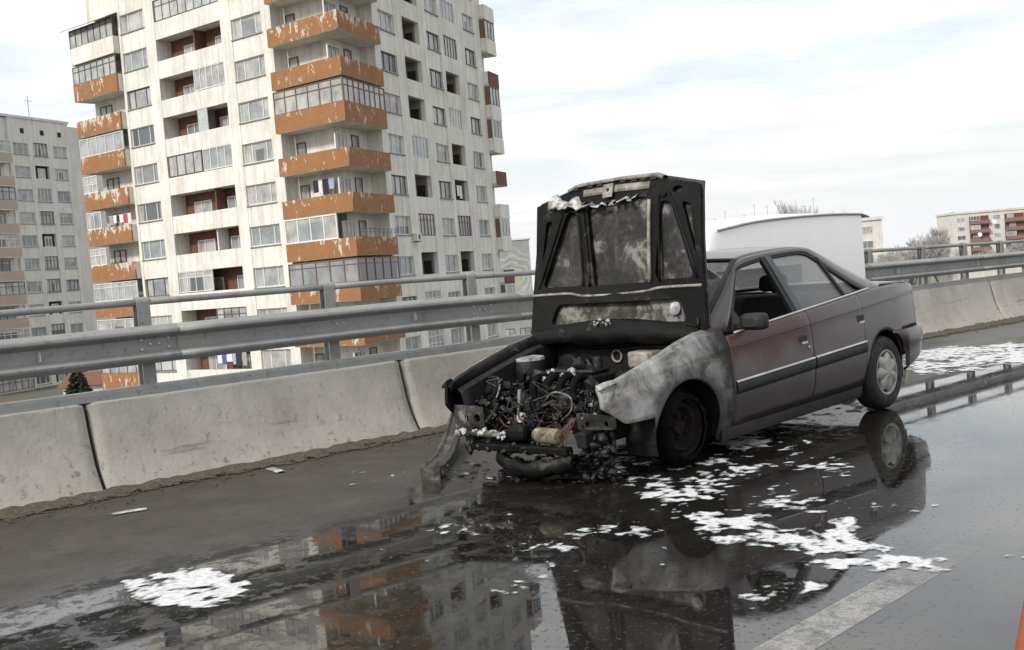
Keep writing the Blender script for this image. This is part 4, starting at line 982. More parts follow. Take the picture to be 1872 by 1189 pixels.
# transverse skins
def cross(name, st, mat, thick=.015, ny=14, sm=True):
    rows_ = []
    for x, z, hy, cw in st: rows_.append([(x-(0), hy*t, z+cw*(1-t*t)) for t in np.linspace(-1, 1, ny)])
    mb = MB(); mb.grid(rows_); o = mb.build(name, mat, car, sm); solid(o, thick, -1); return o
roofpts = cat([(.27, 1.338, .562, .018), (0, 1.370, .568, .03), (-.4, 1.382, .574, .033), (-.66, 1.372, .571, .03), (-.82, 1.337, .564, .022)], 16)
cross('roof', roofpts, MT['paint'])
cross('windscreen', [(.985, .905, .715, .04), (.63, 1.135, .635, .045), (.285, 1.333, .555, .02)], MT['glass2'], .005)
cross('rear_window', [(-.83, 1.330, .55, .022), (-1.2, 1.178, .575, .03), (-1.53, 1.035, .60, .02)], MT['glass2'], .005)
for side in (1, -1):   # windscreen surround
    mb = MB(); mb.tube([(.985, side*.70, .905), (.63, side*.632, 1.14), (.29, side*.55, 1.335)], .022, 6); mb.build('screen_seal', MT['plastic'], car, True)
mb = MB(); mb.tube([(.29, y, 1.338+.018*(1-(y/.56)**2)) for y in np.linspace(-.55, .55, 9)], .016, 6); mb.build('screen_seal', MT['plastic'], car, True)
cross('trunk_lid', cat([(-1.52, 1.025, .66, .014), (-1.60, 1.002, .69, .02), (-1.85, .992, .70, .026), (-2.08, .982, .685, .024), (-2.165, .962, .665, .016), (-2.20, .90, .655, .0), (-2.215, .75, .66, 0), (-2.225, .60, .66, 0)], 20), MT['paint'])
# tail lamps
M = Mat('tail_lamp'); M.set(col=M.ramp(M.noise(8, 3), [(.3, (.10, .02, .02)), (.7, (.16, .03, .03))]), rough=.25, coat=.5); MT['lamp'] = M.m
for side in (1, -1):
    mb = MB(); mb.grid([[(x, side*y, z) for x, y in ((-2.222, .672), (-2.232, .64), (-2.236, .58), (-2.236, .40))] for z in (.63, .73, .83)], flip=side < 0); o = mb.build('tail_lamp', MT['lamp'], car, True); solid(o, .02, -1)
# rear bumper, wrapped round the corners
path = [(-1.705, .842), (-1.9, .825), (-2.08, .79), (-2.19, .715), (-2.255, .60), (-2.275, .3), (-2.28, 0)]
path = cat(path, 20); path = path+[(x, -y) for x, y in path[::-1][1:]]
bp = [(-.03, .27), (.0, .30), (.012, .40), (.012, .475), (.022, .485), (.026, .52), (.024, .585), (.012, .602), (-.02, .605)]
def ring_at(i):
    x, y = path[i]; a = Vector(path[max(0, i-1)]); b = Vector(path[min(len(path)-1, i+1)]); d = (b-a).normalized(); n = Vector((d.y, -d.x)); n = n if n.dot(Vector((x+1.2, y))) > 0 else -n
    taper = max(0, (x+1.9)/.2) if x > -1.9 else 0
    up = lambda z: z+max(0, (.47-z)/.2)*max(0, -1.75-x)*.26
    pts = [(x+n.x*o_, y+n.y*o_, up(z)) for o_, z in bp]
    if i in (0, len(path)-1): pts = [(RA-math.sqrt(.345**2-min(.34, abs(q[2]-.295))**2)+.004, q[1], q[2]) for q in pts]
    return pts
mb = MB(); mb.grid([ring_at(i) for i in range(len(path))]); o = mb.build('rear_bumper', MT['paint'], car, 45); solid(o, .015, 0)
mb = MB(); mb.grid([[(p[0], p[1], p[2]) for p in [tuple(Vector(q)+Vector((0, 0, 0))) for q in ring_at(i)][4:8]] for i in range(len(path))])
for j in range(len(mb.v)):
    v = Vector(mb.v[j]); d = Vector((v.x+1.2, v.y, 0)).normalized()*.004; mb.v[j] = tuple(v+d)
mb.build('bumper_strip', MT['plastic'], car, True)
# --- floor, interior
mb = MB(); mb.box(-1.70, .95, -.72, .72, .20, .26); mb.box(-2.15, -1.72, -.68, .68, .36, .60); mb.box(-1.0, -.9, -.7, .7, .262, .55); mb.build('floor_pan', MT['char'], car)
def cushion(nm, x0, x1, y0, y1, z0, z1, lean=0):
    mb = MB(); mb.box(x0, x1, y0, y1, z0, z1)
    for j in range(4, 8): v = mb.v[j]; mb.v[j] = (v[0]-lean, v[1], v[2])
    o = mb.build(nm, MT['seat'], car); b_ = bevel(o, .05, 3); return o
for y in (.36, -.36):
    cushion('seat', -.35, .2, y-.25, y+.25, .32, .52); cushion('seat_back', -.38, -.22, y-.24, y+.24, .5, 1.02, .2); cushion('headrest', -.56, -.47, y-.12, y+.12, 1.05, 1.18, .03)
cushion('rear_bench', -1.15, -.72, -.62, .62, .32, .54); cushion('rear_seat_back', -1.25, -1.1, -.62, .62, .5, .98, .12)
cushion('parcel_shelf', -1.6, -1.3, -.64, .64, .93, .97)
mb = MB(); mb.box(.6, .9, -.7, .7, .62, .86); o = mb.build('dashboard', MT['char'], car); bevel(o, .05, 3)
mb = MB(); mb.tube([(.42+.07*math.sin(a)*.4, .36+.18*math.cos(a), .83+.18*math.sin(a)) for a in np.linspace(0, 2*math.pi, 25)], .016, 6, False); mb.build('steering_wheel', MT['char'], car, True)
# --- wheels
def tyre(nm, r, wd, mat, rin=.185):
    mb = MB(); pr = [(rin, -wd/2), (rin+.03, -wd/2-.004), (r-.04, -wd/2-.004), (r-.012, -wd/2+.014), (r, -wd/2+.04), (r, wd/2-.04), (r-.012, wd/2-.014), (r-.04, wd/2+.004), (rin+.03, wd/2+.004), (rin, wd/2)]
    mb.lathe(pr, 48); mb.f = mb.f[:-2]; mb.mi = mb.mi[:-2]; return mb.mesh(nm, mat, 50)
tm = tyre('tyre', .297, .185, MT['rubber'])
mb = MB(); mb.lathe([(.02, -.02), (.188, -.02), (.19, .06), (.02, .06)], 32); backm = mb.mesh('rim', MT['char'])
# cover: outer ring and a seven lobed dish
mb = MB(); mb.lathe([(.160, .070), (.163, .088), (.176, .094), (.189, .088), (.191, .072)], 48); mb.f = mb.f[:-2]; mb.mi = mb.mi[:-2]
ringm = mb.mesh('cover_ring', MT['cap'], True)
mb = MB(); NL = 7; rows_ = []
for f, h_ in ((0.02, .112), (.25, .112), (.32, .106), (.6, .104), (.85, .098), (1, .088), (1.0, .07)):
    row = []
    for k in range(84):
        a = 2*math.pi*k/84; m_ = (math.cos(NL*a)*.5+.5)**.55; rmax = .122+.042*m_
        rr = rmax*f; row.append((rr*math.cos(a), rr*math.sin(a), h_+(.006*m_ if .5 < f < .9 else 0)))
    rows_.append(row)
mb.grid(rows_, closed=True); mb.f.append(tuple(range(84))); mb.mi.append(0); dishm = mb.mesh('cover_dish', MT['cap'], 40)
for side in (1, -1):
    wl = put('rear_wheel', backm, car, (-1.36, side*.745, .297), (R(-90*side), 0, 0)); put('tyre', tm, wl); put('cover_ring', ringm, wl); put('cover_dish', dishm, wl)
MT['rustrim'] = charm('rusted_rim', [(.3, (.02, .016, .013)), (.55, (.009, .007, .006)), (.76, (.025, .02, .017))], 10, .9, .5, .12)
mb = MB(); mb.lathe([(.03, .015), (.05, .02), (.06, .0), (.11, -.01), (.13, .03), (.155, .035), (.165, .01), (.182, .055), (.19, .06), (.19, -.08), (.05, -.08)], 36)
frm = mb.mesh('front_rim', MT['rustrim'], 40); tf = tyre('burnt_tyre', .262, .17, MT['sootblack'])
rg = random.Random(4)
for v in tf.vertices:
    r0 = math.hypot(v.co.x, v.co.y); a = math.atan2(v.co.y, v.co.x)
    if r0 > .2:
        k = 1-.13*(.5+.5*math.sin(a*3+1.3))*(r0-.2)/.06-rg.uniform(0, .05)
        v.co.x *= k; v.co.y *= k; v.co.z *= rg.uniform(.8, 1.05)
for side in (1, -1):
    wl = put('front_wheel', frm, car, (1.335, side*.705, .322), (R(-90*side), 0, 0)); t_ = put('burnt_tyre', tf, wl)
    mb = MB()
    for k in range(5):
        a = k*2*math.pi/5; mb.lathe([(.012, 0), (.012, .03), (.006, .035)], 6, Matrix.Translation((.075*math.cos(a), .075*math.sin(a), -.005)))
    mb.build('wheel_bolts', MT['rustrim'], wl)
# --- engine bay shell
for side in (1, -1):
    mb = MB(); mb.grid([[(x, side*.66, interp(x, TOPF)-.05), (x, side*.62, interp(x, TOPF)-.07), (x, side*.60, .55), (x, side*.56, .32)] for x in np.linspace(.96, 1.98, 14)], flip=side < 0); o = mb.build('inner_wing', MT['char'], car, 40); solid(o, .012, 0)
    mb = MB(); mb.grid([[(x, side*(yside(x, interp(x, TOPF))-.0), interp(x, TOPF)), (x, side*(yside(x, interp(x, TOPF))-.045), interp(x, TOPF)+.002), (x, side*.66, interp(x, TOPF)-.045)] for x in np.linspace(1.0, 2.05, 20)], flip=side < 0); o = mb.build('wing_gutter', MT['ash_metal'] if side > 0 else MT['hoodframe'], car, 40); solid(o, .008, 0)
mb = MB(); mb.box(.93, .965, -.66, .66, .28, .83); mb.build('firewall', MT['char'], car)
mb = MB(); mb.tube([(.975, y, .815+.012*math.sin(y*6)) for y in np.linspace(-.7, .7, 20)], .014, 6); mb.build('firewall_lip', MT['hoodframe'], car, True)
mb = MB(); mb.grid([[(.96+.06*(1-(y/.7)**2), y, .835), (1.0+.06*(1-(y/.7)**2), y, .87), (.94+.06*(1-(y/.7)**2), y, .905), (.87, y, .925)] for y in np.linspace(-.7, .7, 20)]); o = mb.build('cowl', MT['char'], car, 40); solid(o, .01, 0)
# engine lumps
mb = MB(); mb.box(1.22, 1.62, -.28, .22, .36, .60); mb.box(1.26, 1.55, -.30, .20, .602, .68); mb.box(1.3, 1.5, -.26, .17, .682, .715); o = mb.build('engine_block', MT['wetchar'], car); bevel(o, .03, 2)
mb = MB(); mb.box(1.2, 1.6, .24, .56, .34, .52); o = mb.build('gearbox', MT['wetchar'], car); bevel(o, .07, 3)
mb = MB()
for i in range(4):
    y = -.22+i*.12; mb.tube(cat([(1.5, y, .64), (1.62, y+.01, .68), (1.7, y+.02, .62), (1.71, y+.03, .5), (1.66, y+.06*(i-1.5), .4)], 12), .028, 8)
mb.build('exhaust_manifold', MT['sootblack'], car, True)
def cyl(nm, loc, r, h_, mat, rot=(0, 0, 0), prof=None, n=20, sm=40, parent=None):
    mb = MB(); mb.lathe(prof or [(r*.9, 0), (r, .1*h_), (r, .85*h_), (r*.88, h_)], n, Matrix.Translation(loc)@Euler(rot).to_matrix().to_4x4()); return mb.build(nm, mat, parent or car, sm)
st_ = cyl('strut_tower', (1.30, -.60, .60), .13, .16, MT['char']); cyl('strut_top', (1.30, -.60, .758), .115, .03, MT['whiteash'], prof=[(.12, 0), (.115, .02), (.07, .028), (.03, .03)], parent=st_)
st_ = cyl('strut_tower', (1.30, .60, .60), .13, .13, MT['char'])
pu = cyl('pulley', (1.72, -.56, .60), .095, .05, MT['wetchar'], (R(15), R(68), 0), prof=[(.02, .055), (.035, .055), (.04, .03), (.075, .03), (.08, .045), (.097, .045), (.097, 0), (.05, -.06)])
cyl('pulley_face', (1.735, -.555, .606), .07, .02, MT['scrape'], (R(15), R(68), 0), prof=[(.095, .0), (.085, .014), (.082, .0)], parent=pu)
cyl('filler_cap', (1.90, -.13, .45), .035, .03, MT['whiteash'], (0, R(80), 0))
mb = MB(); mb.tube([(.972, -.04+.042*math.cos(a), .74+.042*math.sin(a)) for a in np.linspace(0, 2*math.pi, 21)], .009, 6, False); mb.build('grommet_ring', MT['scrape'], car, True)
cyl('coil_tube', (1.38, .12, .62), .036, .17, MT['wetchar'])
mb = MB(); mb.box(1.02, 1.16, .20, .42, .68, .79); o = mb.build('battery_tray', MT['scrape'], car); bevel(o, .015)
cyl('brake_booster', (1.0, -.42, .66), .11, .09, MT['char'], (0, R(90), 0))
for i, (loc, r) in enumerate((((1.5, -.33, .62), .06), ((1.42, .02, .72), .045), ((1.6, .18, .60), .06), ((1.75, -.2, .5), .07), ((1.8, .15, .52), .06), ((1.2, -.15, .66), .06))):
    cyl('accessory', loc, r, r*1.5, MT['wetchar'], (rng.uniform(-.8, .8), rng.uniform(.3, 1.4), rng.uniform(0, 3)))
# light rim where the paint has burnt off the far wing edge, and the sagging scuttle
mb = MB(); mb.tube([(x, -(yside(x, interp(x, TOPF))+.001), interp(x, TOPF)+.003) for x in np.linspace(1.0, 2.06, 18)], .006, 6); mb.build('wing_edge', MT['scrape'], car, True)
mb = MB(); mb.grid([[(1.10, y, .845+.01*math.sin(y*11)), (1.10, y, .885+.03*(1-(y/.75)**2)+.006*math.sin(y*17)), (1.07, y, .925+.075*(1-(y/.75)**2)+.005*math.sin(y*23)), (1.04, y, .928+.08*(1-(y/.75)**2))] for y in np.linspace(-.74, .74, 24)]); o = mb.build('scuttle_panel', MT['hoodframe'], car, True); solid(o, .01, 0)
# heap of melted fragments
def lump(mb, p, s, r_):
    bm = bmesh.new(); bmesh.ops.create_icosphere(bm, subdivisions=1 if s < .016 else 2, radius=1)
    k = Matrix.Diagonal((s*r_.uniform(.4, 1.2), s*r_.uniform(.4, 1.2), s*r_.uniform(.3, .9), 1)); e = Euler((r_.uniform(0, 6), r_.uniform(0, 6), r_.uniform(0, 6))).to_matrix().to_4x4()
    ph = r_.uniform(0, 9)
    mb.add([Vector(p)+(e@k@(v.co*(1+.28*math.sin(v.co.x*4+ph)*math.cos(v.co.y*5-ph)+r_.uniform(-.06, .06)))) for v in bm.verts], [tuple(v.index for v in f.verts) for f in bm.faces]); bm.free()
mb = MB(); mb2 = MB(); rr = random.Random(11)
for i in range(1500):
    x = rr.uniform(1.05, 1.98); y = rr.uniform(-.58, .62); z = .34+.30*rr.random()**.8*(1-.35*max(0, (x-1.5)/.5)); s = rr.choice((.008, .012, .018, .026, .04))
    ash_ = rr.random() < .035; kd = rr.random(); tgt = mb2 if ash_ else mb
    E_ = Matrix.Translation((x, y, z))@Euler((rr.uniform(0, 6), rr.uniform(0, 6), rr.uniform(0, 6))).to_matrix().to_4x4()
    if kd < .4: lump(tgt, (x, y, z), min(s, .014) if ash_ else s, rr)
    elif kd < .7: tgt.box(-s, s*rr.uniform(.4, 1.3), -s*.5, s*rr.uniform(.2, .7), -s*.25, s*.3, E_)
    else: tgt.tube([(-s*2, 0, 0), (0, s*rr.uniform(-.6, .6), 0), (s*2, 0, s*rr.uniform(-.8, .8))], s*.28, 6, True, E_)
for i in range(12): lump(mb2, (1.55+rr.uniform(-.08, .10), -.05+rr.uniform(-.15, .13), .69+rr.uniform(-.03, .035)), rr.choice((.012, .02, .026)), rr)
kind(mb.build('melted_fragments', MT['wetchar'], car, 35), 'stuff'); kind(mb2.build('ash_fragments', MT['whiteash'], car, 35), 'stuff')
# hoses and wires
def wire(nm, pts, r, mat, n=16): mb = MB(); mb.tube(cat(pts, n), r, 6); return mb.build(nm, mat, car, True)
for i in range(16):
    a = Vector((rr.uniform(1.1, 1.9), rr.uniform(-.55, .55), rr.uniform(.45, .66))); pts = [a]
    for j in range(3): a = a+Vector((rr.uniform(-.2, .2), rr.uniform(-.25, .25), rr.uniform(-.12, .10))); a.z = max(.33, min(.72, a.z)); a.x = max(1.08, min(1.95, a.x)); a.y = max(-.5, min(.5, a.y)); pts.append(a.copy())
    wire('hose', pts, rr.choice((.008, .012, .018)), MT['wetchar'])
for i in range(12):
    a = Vector((1.95, rr.uniform(-.5, .55), rr.uniform(.38, .52))); pts = [a]
    for j in range(3): a = a+Vector((rr.uniform(-.08, .10), rr.uniform(-.18, .18), rr.uniform(-.12, .06))); a.z = max(.12, a.z); pts.append(a)
    wire('wire', pts, .004, rr.choice((MT['rustwire'], MT['wetchar'])))
wire('wire', [(1.95, -.38, .50), (1.98, -.28, .46), (2.0, -.2, .41), (2.0, -.12, .40)], .006, MT['rustwire'])
wire('wire', [(1.9, .1, .58), (1.93, .2, .63), (1.93, .33, .60), (1.95, .35, .52), (1.97, .28, .46)], .006, MT['beige'])
for i in range(9): wire('wire', [(1.98, .40+rr.uniform(-.03, .03), .48), (2.02, .37+rr.uniform(-.05, .05), .42), (2.05, .34+rr.uniform(-.05, .05), .36), (2.08, .36+rr.uniform(-.1, .1), .27)], .004, MT['rustwire'])
# front remains
def plate(nm, y0, y1, z0, z1, x, holes, mat):
    return sheet(nm, round_poly([(y0, z0), (y1, z0+.02), (y1, z1), (y0, z1+.01)], .02), [[(c_+r_*math.cos(a), d_+r_*math.sin(a)) for a in np.linspace(0, 2*math.pi, 13)[:-1]] for c_, d_, r_ in holes], lambda a, b: (x+.02*math.sin(a*9)+.03*(b-z0), a, b), mat, car, .012)
plate('front_panel_remnant', -.70, -.40, .36, .53, 1.98, [(-.56, .45, .022), (-.46, .455, .028)], MT['hoodskin'])
plate('front_panel_remnant', .42, .74, .40, .50, 1.99, [(.50, .44, .02), (.66, .45, .02)], MT['hoodskin'])
mb = MB(); mb.tube(cat([(1.97, -.70, .33), (2.06, -.55, .36), (2.10, -.3, .37), (2.08, -.14, .36)], 14), [.012, .016, .022, .02, .025, .02, .018, .024, .02, .026, .02, .016, .012, .01], 7); mb.build('bumper_bracket', MT['hoodskin'], car, True)
mb = MB(); mb.box(2.04, 2.12, -.46, .42, .26, .31); o = mb.build('lower_crossmember', MT['hoodframe'], car); bevel(o, .012)
for y in (-.5, .5):
    mb = MB(); mb.box(1.5, 2.06, y-.04, y+.04, .30, .40); o = mb.build('chassis_leg', MT['char'], car); bevel(o, .012)
cyl('beige_canister', (2.02, .10, .365), .052, .22, MT['beige'], (R(-90), 0, R(-8)))
mb = MB(); mb.box(1.98, 2.09, -.12, .04, .325, .43); o = mb.build('crumpled_box', MT['hoodframe'], car); bevel(o, .035, 2)
# melted bumper shell sagging under the nose
rows_ = []
for t in np.linspace(0, 1, 16):
    y = -.22+.66*t; sag = .05*math.sin(t*math.pi)
    rows_.append([(2.02+.10*math.sin(t*math.pi)+d, y, (.265-sag+z)*(1+.05*math.sin(t*23+z*40))+.006*math.sin(t*41)) for d, z in ((.02, .0), (.06, -.012), (.075, -.04), (.07, -.075), (.03, -.10))])
mb = MB(); mb.grid(rows_); o = mb.build('melted_bumper_shell', MT['hoodframe'], car, True); solid(o, .01, 0)
mb = MB(); rr = random.Random(5)
for i in range(70): lump(mb, (1.93+rr.uniform(-.07, .07), .54+rr.uniform(-.09, .09), rr.uniform(.08, .42)), rr.choice((.02, .03, .045)), rr)
for i in range(46): lump(mb, (2.08+rr.uniform(-.045, .045), rr.uniform(-.46, .42), .285+rr.uniform(-.03, .035)), rr.choice((.015, .025, .03)), rr)
kind(mb.build('melted_hanging_plastic', MT['wetchar'], car, True), 'stuff')
mb = MB()
bk = cat([(1.97, -.70, .33), (2.06, -.55, .36), (2.10, -.3, .37), (2.08, -.14, .36)], 30)
for i in range(80):
    q = bk[rr.randrange(30)]; sz = rr.choice((.008, .012, .018, .024)); lump(mb, (q[0]+rr.uniform(-.02, .02), q[1]+rr.uniform(-.02, .02), q[2]+rr.uniform(-.012, .02)), sz, rr)
kind(mb.build('ash_crust', MT['whiteash'], car, True), 'stuff')
# --- hood, standing open on its hinges
def HP(y, v, d=0):   # d = distance in front of the inner sheet
    bow = .04*(1-(y/.76)**2)+.012*math.sin(v*5+y*2)
    return (1.03-.15*v+d-bow+(0 if v < .9 else -.10*(v-.9)), y, .92+v)
edge = [(-.79, 0), (.79, 0), (.775, .3), (.76, .6), (.745, .95), (.73, .985), (.40, 1.055), (.36, 1.075), (.0, 1.085), (-.36, 1.075), (-.42, 1.052), (-.755, .965), (-.765, .6), (-.78, .3)]
hood = empty('hood'); COL.objects.unlink(hood); bpy.data.objects.remove(hood)
def vtop(y): return interp(y, sorted([(-.76, .965), (-.42, 1.052), (-.36, 1.075), (0, 1.085), (.36, 1.075), (.40, 1.055), (.745, .98)]))
rows_ = []
for t in np.linspace(0, 1, 30): rows_.append([HP((.79-.045*t)*s, t*vtop((.75)*s), -.03-.006*math.sin(s*7+t*9)*.4) for s in np.linspace(-1, 1, 40)])
mb = MB(); mb.grid(rows_); hd = mb.build('hood', MT['hoodskin'], car, True); solid(hd, .006, 0)
holes = [round_poly([(-.46, .87), (-.37, .875), (-.325, .335), (-.69, .335)], .05), round_poly([(-.27, .90), (.285, .925), (.275, .33), (-.215, .325)], .04), round_poly([(.40, .88), (.49, .87), (.69, .345), (.34, .345)], .05),
         round_poly([(-.60, .06), (-.545, .205), (.555, .205), (.62, .05)], .05), round_poly([(.585, .86), (.665, .84), (.715, .48)], .03), round_poly([(-.60, .83), (-.66, .82), (-.70, .52)], .03),
         [(.545+.045*math.cos(a), .945+.022*math.sin(a)) for a in np.linspace(0, 2*math.pi, 13)[:-1]]]
fr_ = sheet('hood_frame', [(a*.99, b if b < .9 else b-.018) for a, b in edge], holes, lambda a, b: HP(a, b, 0), MT['hoodframe'], car, .03, .008)
fr_.parent = hd
for y0, y1, v0, v1, m_ in ((-.30, -.25, .86, .33, 'hoodframe'), (.305, .295, .90, .33, 'scrape')):
    mb = MB(); mb.tube([HP(y0+(y1-y0)*t, v0+(v1-v0)*t, .02) for t in np.linspace(0, 1, 8)], .014, 6); mb.build('hood_rib', MT['hoodframe' if y0 < 0 else 'scrape'], hd, True)
for pts in ([(-.48, .885), (-.36, .89), (-.31, .33)], [(-.50, .87), (-.72, .33)], [(.385, .33), (.385, .88), (.43, .905), (.50, .89), (.72, .34)]):
    mb = MB(); mb.tube(cat([HP(a, b, .016) for a, b in pts], 18), .009, 6); mb.build('pressed_edge', MT['hoodframe'], hd, True)
bar_ = [(-.77, .285), (-.45, .285), (-.30, .262), (.0, .262), (.26, .272), (.40, .29), (.755, .292)]
mb = MB(); mb.tube(cat([HP(a, b, .018) for a, b in bar_], 30), .011, 6); mb.build('bare_seal_strip', MT['scrape'], hd, True)
# leading edge channel, latch plate and curled foil
mb = MB(); mb.grid([[HP(y, vtop(y)-.005, -.03), HP(y, vtop(y)+.004, .0), HP(y, vtop(y)-.002, .035), HP(y, vtop(y)-.022, .03)] for y in np.linspace(-.44, .42, 24)]); o = mb.build('leading_edge', MT['scrape'], hd, True); solid(o, .006, 0)
mb = MB(); mb.grid([[HP(y, vtop(y)-.05, .018), HP(y, vtop(y)-.10, .022)] for y in np.linspace(-.30, .30, 10)]); o = mb.build('edge_stiffener', MT['scrape'], hd, True); solid(o, .01, 0)
for y in (-.37, -.24, -.15, .06, .16, .24, .33):
    mb = MB(); P = [HP(y+a, vtop(y)-.028+b, .026) for a, b in ((-.024, -.012), (.024, -.010), (.020, .010), (-.020, .010))]; mb.add(P, [(0, 1, 2, 3)]); o = mb.build('edge_slot', MT['dark'], hd); solid(o, .006, 0)
o = sheet('latch_plate', [(-.10, 1.045), (-.01, 1.05), (-.015, .955), (-.10, .95)], [[(-.055+.014*math.cos(a), 1.005+.014*math.sin(a)) for a in np.linspace(0, 2*math.pi, 10)[:-1]]], lambda a, b: HP(a, b, .045), MT['scrape'], hd, .008)
rr = random.Random(3); rows_ = []
for i, t in enumerate(np.linspace(0, 1, 26)):
    y = -.60+.80*t; base = .955-.05*math.sin(t*2.5)+.010*math.sin(t*31)+.008*rr.uniform(-1, 1); hgt = (.085 if t < .33 else .034)*(1+.35*math.sin(t*19+1))
    rows_.append([HP(y, base+hgt*.6, .02), HP(y, base+hgt*.1, .05+.02*rr.random()), HP(y+.01*rr.random(), base-hgt*.25, .045+.035*rr.random()), HP(y, base-hgt*.4, .03+.03*rr.random())])
mb = MB(); mb.grid(rows_); mb.f = [f for i, f in enumerate(mb.f) if not (i//3 > 9 and rr.random() < .35)]; mb.mi = [0]*len(mb.f); o = mb.build('curled_foil', MT['foil'], hd, 30); solid(o, .004, 0)
for side in (1, -1):
    mb = MB(); mb.tube([(.98, side*.70, .86), (1.03, side*.72, .95), (1.02, side*.72, 1.0)], .014, 6); mb.build('hinge', MT['char'], hd, True)
mb = MB(); rr = random.Random(8)
for i in range(14): lump(mb, (1.095+rr.uniform(-.015, .01), -.05+rr.uniform(-.07, .07), 1.0+rr.uniform(-.02, .015)), rr.choice((.012, .018)), rr)
kind(mb.build('ash_flakes', MT['whiteash'], car), 'stuff')
lp = cyl('washer_bottle_cap', (.955, .50, 1.06), .045, .02, MT['whiteash'], (0, R(80), 0))

# ================================================================ FOAM, DEBRIS, CONE
FB = [(-1.641, 5.343, 0.268, -0.079, -0.087, 0.308, 1.3), (-1.682, 5.631, 0.065, -0.02, -0.019, 0.068, 0.8), (-1.781, 5.51, 0.088, -0.027, -0.02, 0.065, 0.5), (-1.381, 5.175, 0.161, -0.047, -0.047, 0.192, 0.35), (0.903, 6.532, 0.222, -0.093, 0.026, 0.167, 1.0), (0.897, 6.929, 0.298, -0.133, 0.035, 0.24, 0.7), (0.714, 7.72, 0.194, -0.095, 0.045, 0.425, 0.7), (1.59, 8.188, 0.177, -0.097, 0.064, 0.31, 1.0), (1.176, 7.387, 0.295, -0.143, 0.067, 0.389, 0.6), (1.58, 7.446, 0.193, -0.097, 0.134, 0.595, 0.35), (-0.013, 6.335, 0.167, -0.064, 0.001, 0.086, 0.6), (0.236, 6.155, 0.087, -0.033, 0.003, 0.054, 0.6), (0.382, 5.94, 0.167, -0.062, 0.008, 0.101, 0.45), (0.55, 5.777, 0.187, -0.068, 0.019, 0.167, 0.7), (0.979, 5.913, 0.16, -0.061, 0.02, 0.112, 0.7), (1.018, 5.68, 0.153, -0.056, 0.039, 0.196, 0.9), (1.186, 5.35, 0.286, -0.1, 0.034, 0.144, 1.0), (1.371, 5.095, 0.202, -0.068, 0.037, 0.13, 1.0), (1.504, 5.465, 0.076, -0.028, 0.063, 0.214, 0.9), (1.451, 4.807, 0.253, -0.081, 0.035, 0.108, 1.0), (1.632, 4.731, 0.143, -0.046, 0.032, 0.088, 0.9), (2.015, 4.716, 0.05, -0.016, 0.018, 0.04, 0.8), (1.781, 4.701, 0.081, -0.026, 0.022, 0.056, 0.5), (0.253, 5.506, 0.156, -0.053, 0.01, 0.152, 0.7), (0.045, 5.209, 0.1, -0.032, 0.003, 0.117, 0.5), (0.89, 4.476, 0.065, -0.019, 0.017, 0.079, 0.7), (1.038, 4.55, 0.103, -0.03, 0.02, 0.082, 0.8), (0.787, 4.393, 0.06, -0.017, 0.013, 0.063, 0.4), (5.221, 12.898, 0.507, -0.576, 0.34, 0.826, 1.3), (4.49, 12.11, 0.337, -0.339, 0.275, 0.728, 1.0), (5.673, 13.083, 0.246, -0.296, 0.32, 0.728, 1.3), (2.633, 9.487, 0.305, -0.208, 0.129, 0.448, 0.75), (2.301, 9.092, 0.224, -0.144, 0.093, 0.352, 0.5), (1.445, 6.304, 0.165, -0.069, 0.104, 0.427, 0.4), (1.588, 5.949, 0.335, -0.134, 0.043, 0.152, 0.45), (1.895, 5.758, 0.196, -0.077, 0.029, 0.083, 0.45), (0.311, 5.077, 0.191, -0.06, 0.023, 0.278, 0.2), (0.735, 5.809, 0.533, -0.197, 0.07, 0.486, 0.3), (1.709, 6.603, 0.142, -0.063, 0.26, 0.951, 0.3), (-0.344, 6.208, 0.182, -0.067, -0.008, 0.207, 0.3), (-0.754, 5.848, 0.234, -0.08, -0.04, 0.368, 0.2), (-0.106, 5.208, 0.151, -0.048, 0.0, 0.391, 0.25), (0.009, 7.773, 0.446, -0.21, 0.008, 0.539, 0.25), (-1.016, 8.257, 0.251, -0.119, -0.037, 0.339, 0.3), (-1.126, 7.87, 0.12, -0.054, -0.017, 0.132, 0.4), (1.85, 8.287, 0.211, -0.119, 0.115, 0.489, 0.4)]
